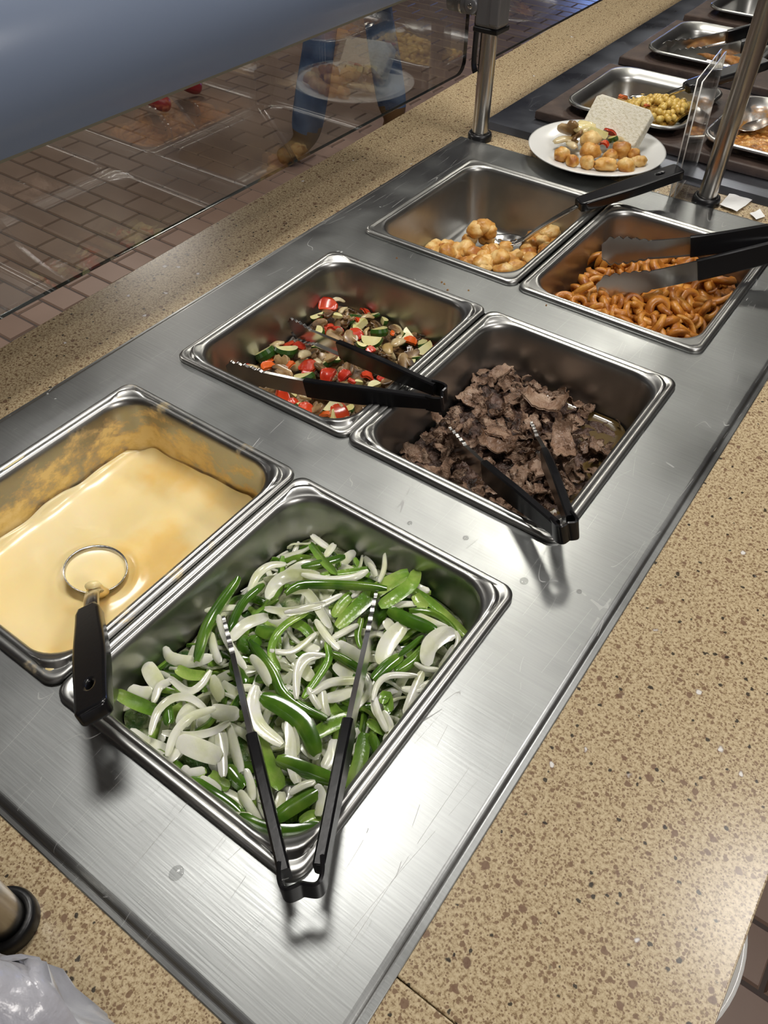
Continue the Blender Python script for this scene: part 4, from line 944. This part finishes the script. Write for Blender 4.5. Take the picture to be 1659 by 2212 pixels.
# ---------------------------------------------------------------- curly fries
def h_fry(x, y):
    u, v = (x - .1395) / .11, (y - .9595) / .14
    return -.056 + .016 * max(0, 1 - u * u) * max(0, 1 - v * v) + .018 * max(0, v) * max(0, u) + .006 * v + .004 * nz(x, y, 7, 25)
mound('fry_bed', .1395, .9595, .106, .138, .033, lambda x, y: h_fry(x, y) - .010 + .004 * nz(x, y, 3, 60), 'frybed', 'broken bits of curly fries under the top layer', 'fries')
def curl(seed):
    r = random.Random(seed); R0 = r.uniform(.010, .018); turns = r.choice((.45, .6, .8, 1.0, 1.3, 1.7)); pit = r.uniform(.006, .013); rad = r.uniform(.0044, .0062); n = int(10 + 14 * turns)
    if turns < .7: R0 *= 1.5
    P = []
    for i in range(n):
        t = i / (n - 1); a = 2 * math.pi * turns * t; q = R0 * (1 - .25 * t * turns * .5)
        P.append(Vector((q * math.cos(a), q * math.sin(a), pit * turns * (t - .5) + .002 * nz(t * 4, seed, 0))))
    def pr(t):
        k = rad * (.75 + .25 * math.sin(math.pi * t) ** .4)
        return [(k * 1.0 * math.cos(a) * (1 + .12 * math.cos(4 * a)), k * math.sin(a) * (1 + .12 * math.cos(4 * a))) for a in np.linspace(0, 2 * math.pi, 9)[:-1]]
    v, f = sweep(P, pr, Vector((0, 0, 1)))
    c = sum(P, Vector()) / n
    return mesh('curly_fry', [Vector(p) - c for p in v], f, 'fry')
FRY = [curl(i) for i in range(22)]
for i in range(180):
    x, y = .1395 + rng.uniform(-.094, .094), .9595 + rng.uniform(-.126, .126)
    o = obj('curly_fry', rng.choice(FRY), None, (x, y, h_fry(x, y) + rng.uniform(-.006, .008)), (rng.gauss(0, .55), rng.gauss(0, .55), rng.uniform(0, 6.28)))
    s = rng.uniform(.85, 1.25); o.scale = (s, s, s); tag(o, 'spiral orange brown curly fry in the fries pan, ' + zone((x, y), .1395, .9595, .095, .126), 'curly fry', 'curly fries in the pan')

# ---------------------------------------------------------------- breaded bites
def nugget(seed, sq=0.0):
    r = random.Random(seed); n, k = 15, 22; V, Fc = [], []
    ax = (r.uniform(.9, 1.2), r.uniform(.75, 1.0), r.uniform(.65, .85))
    for j in range(n):
        th = math.pi * j / (n - 1)
        for i in range(k):
            ph = 2 * math.pi * i / k
            d = Vector((math.sin(th) * math.cos(ph), math.sin(th) * math.sin(ph), math.cos(th)))
            g = 1 + .22 * noise.noise(d * 1.8 + Vector((seed * 3.1, 0, 0))) + .09 * noise.noise(d * 4.5 + Vector((0, seed, 0)))
            V.append((d.x * ax[0] * g * .0105, d.y * ax[1] * g * .0105, d.z * ax[2] * g * .0105))
    for j in range(n - 1):
        for i in range(k): Fc.append((j * k + i, (j + 1) * k + i, (j + 1) * k + (i + 1) % k, j * k + (i + 1) % k))
    return mesh('breaded_bite', V, Fc, 'tot')
NUG = [nugget(i) for i in range(8)]
mound('crumb_bed', -.140, .925, .070, .090, .03, lambda x, y: -.0975 + max(0, .012 * (1 - ((x + .14) / .07) ** 2) * (1 - ((y - .925) / .09) ** 2)) + .0025 * nz(x, y, 1, 90), 'crumb', 'loose breading crumbs at the bottom of the pan', 'crumbs', rings=18)
BITE = [(310, 425), (345, 440), (385, 428), (425, 440), (410, 472), (345, 462), (485, 458), (495, 492), (555, 462), (560, 500), (525, 515), (470, 402), (535, 398), (500, 362, .02), (525, 350, .024), (550, 372, .018), (600, 520), (622, 487), (655, 512), (690, 478), (705, 442), (720, 485), (745, 420), (765, 432), (780, 372, .02), (800, 390, .012), (812, 352, .02), (845, 358, .012), (735, 400, .004), (455, 495), (590, 475, .010), (650, 470, .006), (765, 405, .012), (380, 455, .01)]
BITE += [(rng.uniform(300, 780), rng.uniform(430, 500), .002) for _ in range(14)] + [(rng.uniform(690, 850), rng.uniform(360, 460), rng.uniform(0, .012)) for _ in range(12)]
for i, q in enumerate(BITE):
    lift = q[2] if len(q) > 2 else 0.0
    p = clampin(at(760 + q[0] * .5419, 300 + q[1] * .5419, -.084 + lift), -.1345, .9625, .094, .126)
    o = obj('breaded_bite', NUG[i % 8], None, p, (rng.uniform(-.5, .5), rng.uniform(-.5, .5), rng.uniform(0, 6.28))); s = rng.uniform(1.25, 1.7); o.scale = (s, s, s)
    tag(o, 'golden breaded bite at the bottom of the nearly empty pan, ' + zone(p, -.14, .925, .08, .09), 'breaded bite', 'breaded bites in the pan')

# ---------------------------------------------------------------- plate with food
pz = .005; pc = Vector((-.094, 1.264, pz))
v, f = lathe([(0, .004), (.060, .004), (.074, .006), (.082, .011), (.100, .0145), (.1175, .0185), (.1205, .0185), (.1195, .0165), (.10, .0115), (.085, .007), (.078, .0015), (.072, 0), (.068, .0015), (0, .0015)], 72)
tag(obj('plate', mesh('plate', v, f, 'white'), None, pc), 'round white plate of food set between the two decks', 'plate')
for i, (px, py, z, s) in enumerate(((1214, 334, .022, 1.15), (1236, 348, .020, 1.05), (1268, 352, .020, 1.15), (1308, 356, .020, 1.35), (1353, 358, .020, 1.2), (1380, 348, .020, 1.0), (1275, 326, .026, 1.45), (1276, 301, .036, 1.45), (1342, 324, .028, 1.35), (1318, 338, .022, 1.1), (1368, 335, .024, 1.1))):
    o = obj('breaded_bite', NUG[(i * 3 + 1) % 8], None, at(px, py, z + pz), (rng.uniform(-.3, .3), rng.uniform(-.3, .3), rng.uniform(0, 6.28))); o.scale = (s * 1.22,) * 3
    tag(o, ('big ' if s > 1.25 else 'small ') + 'golden breaded bite on the white plate, ' + zone(o.location, -.094, 1.225, .045, .045), 'breaded bite', 'breaded bites on the plate')
b0, b1, b2 = at(1254, 282, .022 + pz), at(1366, 322, .018 + pz), at(1300, 210, .070 + pz)
ex, ey = b1 - b0, b2 - b0
bl = curve2d('bread_slice', [[(-.06 + .008, -.052), (.052, -.052), (.06, -.044), (.06, .044), (.052, .052), (-.052, .052), (-.06, .044), (-.06, -.044)]], .0075, .003, 'bread', 2)
bo = obj('bread_slice', bl); mt = frame((b0 + b1 + (b2 - b0) + (b2 - b0)) / 2 if False else b0 + ex / 2 + ey / 2, ex, ex.cross(ey))
bo.matrix_world = mt @ Matrix.Diagonal((ex.length / .12, ey.length / .104, 1, 1))
tag(bo, 'slice of white bread leaning on the food on the plate', 'bread')
def onplate(kind, px, py, z, s, rot, label, cat):
    o = obj({'red': 'pepper_chunk', 'zuc': 'zucchini_piece', 'mush': 'mushroom_slice', 'on': 'cooked_onion'}[kind], VEG[kind][int(px) % 5], None, at(px, py, z + pz), rot); o.scale = (s,) * 3
    tag(o, label, cat)
onplate('mush', 1232, 280, .035, 1.7, (-.9, .2, .5), 'dark mushroom slice at the back left of the white plate', 'mushroom')
onplate('mush', 1246, 292, .030, 1.5, (-.7, -.3, 1.5), 'brown mushroom slice under the sauce on the white plate', 'mushroom')
onplate('on', 1222, 308, .020, 1.6, (0, 0, .6), 'pale cooked onion at the left of the white plate', 'onion')
onplate('on', 1240, 316, .020, 1.5, (0, .2, 2.2), 'cooked onion beside the breaded bites on the plate', 'onion')
onplate('zuc', 1292, 288, .036, 1.2, (-.5, .2, .3), 'zucchini piece with sauce on the white plate', 'zucchini')
onplate('zuc', 1322, 301, .032, .8, (-.3, .4, 2.6), 'small green skinned zucchini piece on the plate', 'zucchini')
onplate('red', 1317, 287, .036, 1.0, (-.4, .8, 1.0), 'red pepper strip against the bread on the plate', 'red pepper')
onplate('red', 1306, 311, .028, .8, (0, .2, .2), 'red pepper bit between the breaded bites on the plate', 'red pepper')
onplate('on', 1340, 306, .028, 1.2, (.2, .3, 1.1), 'cooked onion in front of the bread on the plate', 'onion')
v, f = nugget(31).vertices, None
sm = nugget(33); sm.materials.clear(); sm.materials.append(M['sauce_w'])
o = obj('cheese_drizzle', sm, None, at(1264, 276, .040 + pz), (.4, 0, .5)); o.scale = (1.9, 1.5, .9); tag(o, 'glossy pale cheese drizzled over vegetables on the plate', 'cheese sauce')

# ---------------------------------------------------------------- far pans: chickpeas, fillets, curry, rice
def h_ch(x, y):
    u, v = (x + .10) / .09, (y - 1.50) / .11
    return .000 + .046 * max(0, 1 - ((x + .055) / .10) ** 2) * max(0, 1 - ((y - 1.46) / .125) ** 2)
mound('chickpea_bed', -.104, 1.5, .088, .103, .035, lambda x, y: h_ch(x, y) - .006, 'chickbed', 'yellow curry sauce under the chickpeas', 'chickpea sauce', rings=14)
def pea(seed):
    r = random.Random(seed); V, Fc = [], []; n, k = 7, 10
    for j in range(n):
        th = math.pi * j / (n - 1)
        for i in range(k):
            ph = 2 * math.pi * i / k; g = 1 + .10 * math.cos(ph) * math.sin(th) + .05 * noise.noise(Vector((j, i, seed)))
            V.append((.0055 * g * math.sin(th) * math.cos(ph), .0052 * g * math.sin(th) * math.sin(ph), .005 * g * math.cos(th)))
    for j in range(n - 1):
        for i in range(k): Fc.append((j * k + i, (j + 1) * k + i, (j + 1) * k + (i + 1) % k, j * k + (i + 1) % k))
    return mesh('chickpea', V, Fc, 'chick')
PEA = [pea(i) for i in range(5)]; n = 0
while n < 250:
    x, y = -.104 + rng.uniform(-.085, .085), 1.5 + rng.uniform(-.100, .100)
    if x < -.15 and y > 1.50: continue
    o = obj('chickpea', rng.choice(PEA), None, (x, y, h_ch(x, y) + rng.uniform(-.001, .005)), (rng.uniform(0, 3), rng.uniform(0, 3), rng.uniform(0, 3))); s = rng.uniform(1.05, 1.35); o.scale = (s, s, s)
    tag(o, 'small round yellow chickpea in the chickpea pan, ' + zone((x, y), -.104, 1.5, .085, .1), 'chickpea', 'curried chickpeas'); n += 1
for i, (px, py, s) in enumerate(((1368, 190, .9), (1345, 210, .9), (1445, 210, .8), (1458, 212, .7), (1398, 228, .6), (1420, 260, .6))):
    o = obj('tomato_chunk', VEG['red'][i % 5].copy(), None, drop(px, py, h_ch, .008), (rng.uniform(-.4, .4), rng.uniform(-.4, .4), i)); o.data.materials.clear(); o.data.materials.append(M['tomato']); o.scale = (s,) * 3
    tag(o, 'orange red tomato chunk on the curried chickpeas', 'tomato', 'tomato chunks in the chickpea pan')
def fillet(seed, L, B):
    V, Fc = [], []; n, k = 16, 12
    for j in range(n):
        t = j / (n - 1); w = B * (.25 + .75 * math.sin(math.pi * (.08 + .84 * t)) ** .7)
        for i in range(k):
            a = 2 * math.pi * i / k; g = 1 + .22 * nz(t * 6 + seed, math.cos(a) * 2, math.sin(a) * 2)
            V.append((L * (t - .5), w * g * math.cos(a), .009 * g * math.sin(a) * (.5 + .5 * math.sin(math.pi * t)) + .004 * math.sin(t * 5 + seed)))
    for j in range(n - 1):
        for i in range(k): Fc.append((j * k + i, j * k + (i + 1) % k, (j + 1) * k + (i + 1) % k, (j + 1) * k + i))
    Fc += [tuple(range(k - 1, -1, -1)), tuple((n - 1) * k + i for i in range(k))]
    return mesh('fried_fillet', V, Fc, 'fish')
for i, (px, py, L, B, rz, lab) in enumerate(((1535, 120, .10, .020, .15, 'long browned fried fillet lying in the far pan'), (1590, 132, .07, .022, .5, 'short browned fried fillet beside the guard post'))):
    tag(obj('fried_fillet', fillet(i, L, B), None, at(px, py, .018), (0, 0, rz)), lab, 'fried fillet', 'fried fillets')
def h_cu(x, y): return -.008 + .024 * max(0, 1 - ((x - .165) / .10) ** 2) * max(0, 1 - ((y - 1.45) / .13) ** 2) + .004 * nz(x, y, 2, 50) + .003 * nz(x, y, 5, 110)
mound('curry', .164, 1.5, .088, .103, .035, h_cu, 'curry', 'shredded orange curry in the splattered far pan', 'curry', rings=30, sub=2)
mound('rice', .164, 1.89, .088, .103, .035, lambda x, y: -.004 + .024 * max(0, 1 - ((x - .164) / .09) ** 2) * max(0, 1 - ((y - 1.88) / .11) ** 2) + .003 * nz(x, y, 2, 120), 'rice', 'white rice heaped in the far right pan', 'rice', rings=26, sub=2)

# ---------------------------------------------------------------- near corner: plastic bag, plate below the counter edge
def bag():
    n, k = 44, 90; V, Fc = [], []
    for j in range(n):
        t = j / (n - 1)
        for i in range(k):
            a = 2 * math.pi * i / k; r = math.sin(math.pi * min(.999, .02 + .96 * t)) ** .55
            x, y, z = .150 * r * math.cos(a), .113 * r * math.sin(a), .185 * (1 - math.cos(math.pi * t)) / 2
            d = Vector((x, y, z)); q = 1 + .16 * noise.noise(d * 20) - .13 * abs(noise.noise(d * 30 + Vector((3, 1, 0)))) - .04 * abs(noise.noise(d * 75)) + .01 * noise.noise(d * 130)
            V.append((x * q, y * q, max(0, z * (1 + .20 * noise.noise(d * 26 + Vector((9, 0, 0))) - .16 * abs(noise.noise(d * 50))))))
    for j in range(n - 1):
        for i in range(k): Fc.append((j * k + i, j * k + (i + 1) % k, (j + 1) * k + (i + 1) % k, (j + 1) * k + i))
    Fc += [tuple(range(k - 1, -1, -1)), tuple((n - 1) * k + i for i in range(k))]
    return mesh('plastic_bag', V, Fc, 'bag')
tag(obj('plastic_bag', bag(), None, (.212, -.246, TOPZ), (0, 0, .2)), 'cloudy crumpled plastic bag at the near corner of the counter', 'plastic bag')
v, f = lathe([(0, .004), (.060, .004), (.074, .006), (.082, .011), (.100, .0145), (.1175, .0185), (.1205, .0185), (.1195, .0165), (.10, .0115), (.085, .007), (.078, .0015), (.072, 0), (.068, .0015), (0, .0015)], 72)
tag(obj('plate', mesh('low_plate', v, f, 'white'), None, (.4525, .175, -.1385)), 'white plate edge showing below the quartz counter edge', 'plate')

# ---------------------------------------------------------------- drops and crumbs on the steel
def dropm(name, r, h, m):
    v, f = lathe([(0, h), (r * .5, h * .85), (r * .85, h * .45), (r, 0)], 16); return mesh(name, v, f, m)
DM = dropm('water_drop', .0038, .0012, 'water')
for px, py, s, lab in ((381, 1886, 1.35, 'water drop on the steel in front of the onion pan'), (1006, 1162, .8, 'water drop on the steel between onion and beef pans'), (885, 1130, .7, 'small water drop near the far rim of the onion pan'), (1132, 1255, 1.1, 'water drop left of the tongs shadow'), (1251, 1278, .7, 'small water drop right of the tongs shadow')):
    o = obj('water_drop', DM, None, at(px, py, 0.0)); o.scale = (s, s * 1.15, 1); tag(o, lab, 'water drop', 'water drops on the deck')
CM = dropm('crumb', .0022, .002, 'crumb')
for i, (px, py) in enumerate(((954, 610), (967, 627), (1012, 628), (857, 558), (960, 614), (1180, 660))):
    o = obj('crumb', CM, None, at(px, py, 0.0), (0, 0, i)); o.scale = (rng.uniform(.5, 1), rng.uniform(.5, 1), 1); tag(o, 'tiny pale crumb on the steel in front of the breaded bites pan', 'crumb', 'crumbs on the deck')
SM = nugget(55); SM.materials.clear(); SM.materials.append(M['cheese'])
for px, py, sx, sy, rz, lab in ((28, 1000, 1.6, .45, .0, 'smear of cheese on the left rim of the cheese pan'), (108, 1443, .7, .5, .3, 'cheese drip on the corner of the cheese pan')):
    o = obj('cheese_smear', SM, None, at(px, py, .0045), (0, 0, rz + math.pi / 2)); o.scale = (sx, sy, .12); tag(o, lab, 'cheese smear')

# ---------------------------------------------------------------- people across the aisle
def skin_body(name, label, joints, edges, root, mats, paint):
    me = bpy.data.meshes.new(name); ks = list(joints)
    me.from_pydata([joints[k][0] for k in ks], [(ks.index(a), ks.index(b)) for a, b in edges], [])
    o = bpy.data.objects.new(name, me); COL.objects.link(o)
    o.modifiers.new('skin', 'SKIN'); o.modifiers.new('sub', 'SUBSURF').levels = 2; o.modifiers['sub'].render_levels = 2
    for i, k in enumerate(ks):
        sv = me.skin_vertices[0].data[i]; r = joints[k][1]; sv.radius = r if isinstance(r, tuple) else (r, r); sv.use_root = (k == root)
    dg = bpy.context.evaluated_depsgraph_get(); dg.update()
    m2 = bpy.data.meshes.new_from_object(o.evaluated_get(dg)); m2.name = name
    o.modifiers.clear(); o.data = m2
    m2.materials.clear()
    for m in mats: m2.materials.append(M[m])
    for p in m2.polygons: p.material_index = paint(p.center); p.use_smooth = True
    return tag(o, label, 'person', 'people across the aisle')
def person(label, an1, an2, kn1, kn2, toe1, toe2, mats, shoe_top, hair=True, fac=None):
    an1, an2, kn1, kn2, toe1, toe2 = [Vector(p) for p in (an1, an2, kn1, kn2, toe1, toe2)]
    hip = (an1 + an2) / 2; hip.z = FLOOR + .93
    fw = fac.normalized(); sd = fw.cross(Vector((0, 0, 1)))
    s1 = 1 if (an1 - hip).dot(sd) > 0 else -1
    h1, h2 = hip + sd * .085 * s1, hip - sd * .085 * s1
    h1.z -= .04; h2.z -= .04
    up = lambda z, d=0: Vector((hip.x, hip.y, FLOOR + z)) + fw * d
    J = {'pel': (hip, (.15, .11)), 'h1': (h1, .095), 'h2': (h2, .095), 'k1': (kn1, .066), 'k2': (kn2, .066), 'c1': (kn1.lerp(an1, .35), .074), 'c2': (kn2.lerp(an2, .35), .074), 'b1': (kn1.lerp(an1, .88), .072), 'b2': (kn2.lerp(an2, .88), .072),
         'a1': (an1, .048), 'a2': (an2, .048), 'f1': (an1.lerp(toe1, .5) + Vector((0, 0, -.012)), (.045, .042)), 'f2': (an2.lerp(toe2, .5) + Vector((0, 0, -.012)), (.045, .042)), 't1': (toe1, (.046, .036)), 't2': (toe2, (.046, .036)),
         'w': (up(1.10), (.14, .10)), 'ch': (up(1.32, .01), (.16, .11)), 'nk': (up(1.46), .055), 'hd': (up(1.55, .015), (.075, .085)), 'cr': (up(1.68, .01), (.07, .08))}
    E = [('pel', 'h1'), ('h1', 'k1'), ('k1', 'c1'), ('c1', 'b1'), ('b1', 'a1'), ('a1', 'f1'), ('f1', 't1'), ('pel', 'h2'), ('h2', 'k2'), ('k2', 'c2'), ('c2', 'b2'), ('b2', 'a2'), ('a2', 'f2'), ('f2', 't2'), ('pel', 'w'), ('w', 'ch'), ('ch', 'nk'), ('nk', 'hd'), ('hd', 'cr')]
    for s, q in ((1, 'l'), (-1, 'r')):
        J['s' + q] = (up(1.40) + sd * .17 * s, .055); J['e' + q] = (up(1.13, -.02) + sd * .22 * s, .042); J['p' + q] = (up(.90, .06) + sd * .22 * s, .030); J['g' + q] = (up(.80, .09) + sd * .22 * s, (.022, .036))
        E += [('ch', 's' + q), ('s' + q, 'e' + q), ('e' + q, 'p' + q), ('p' + q, 'g' + q)]
    def paint(c):
        z = c.z - FLOOR
        if z < shoe_top: return 0
        if z < .98 and Vector((c.x - hip.x, c.y - hip.y)).length < .75 and not (z < .93 and abs((c - hip).dot(sd)) > .17 and z > .72): return 1
        if z > 1.62: return 4
        if z > 1.44 or z < .95: return 3
        return 2
    return skin_body('person', label, J, E, 'pel', mats, paint)
person('person in cuffed blue jeans and tan boots walking past', at(658, 305, -.80), at(852, 255, -.80), at(690, 95, -.44), at(818, 40, -.44), at(598, 345, -.868), at(838, 282, -.868), ('tan', 'denim', 'blackcloth', 'skin', 'hair'), .155, fac=Vector((-.25, -1, 0)))
a1, a2 = at(312, 200, -.80), at(385, 168, -.80)
person('person in red shoes standing beyond the guard', a1, a2, a1 + Vector((0, .02, .40)), a2 + Vector((0, -.02, .40)), at(372, 231, -.862), at(438, 192, -.862), ('redshoe', 'blackcloth', 'blackcloth', 'skin', 'hair'), .10, fac=Vector((1, -.25, 0)))
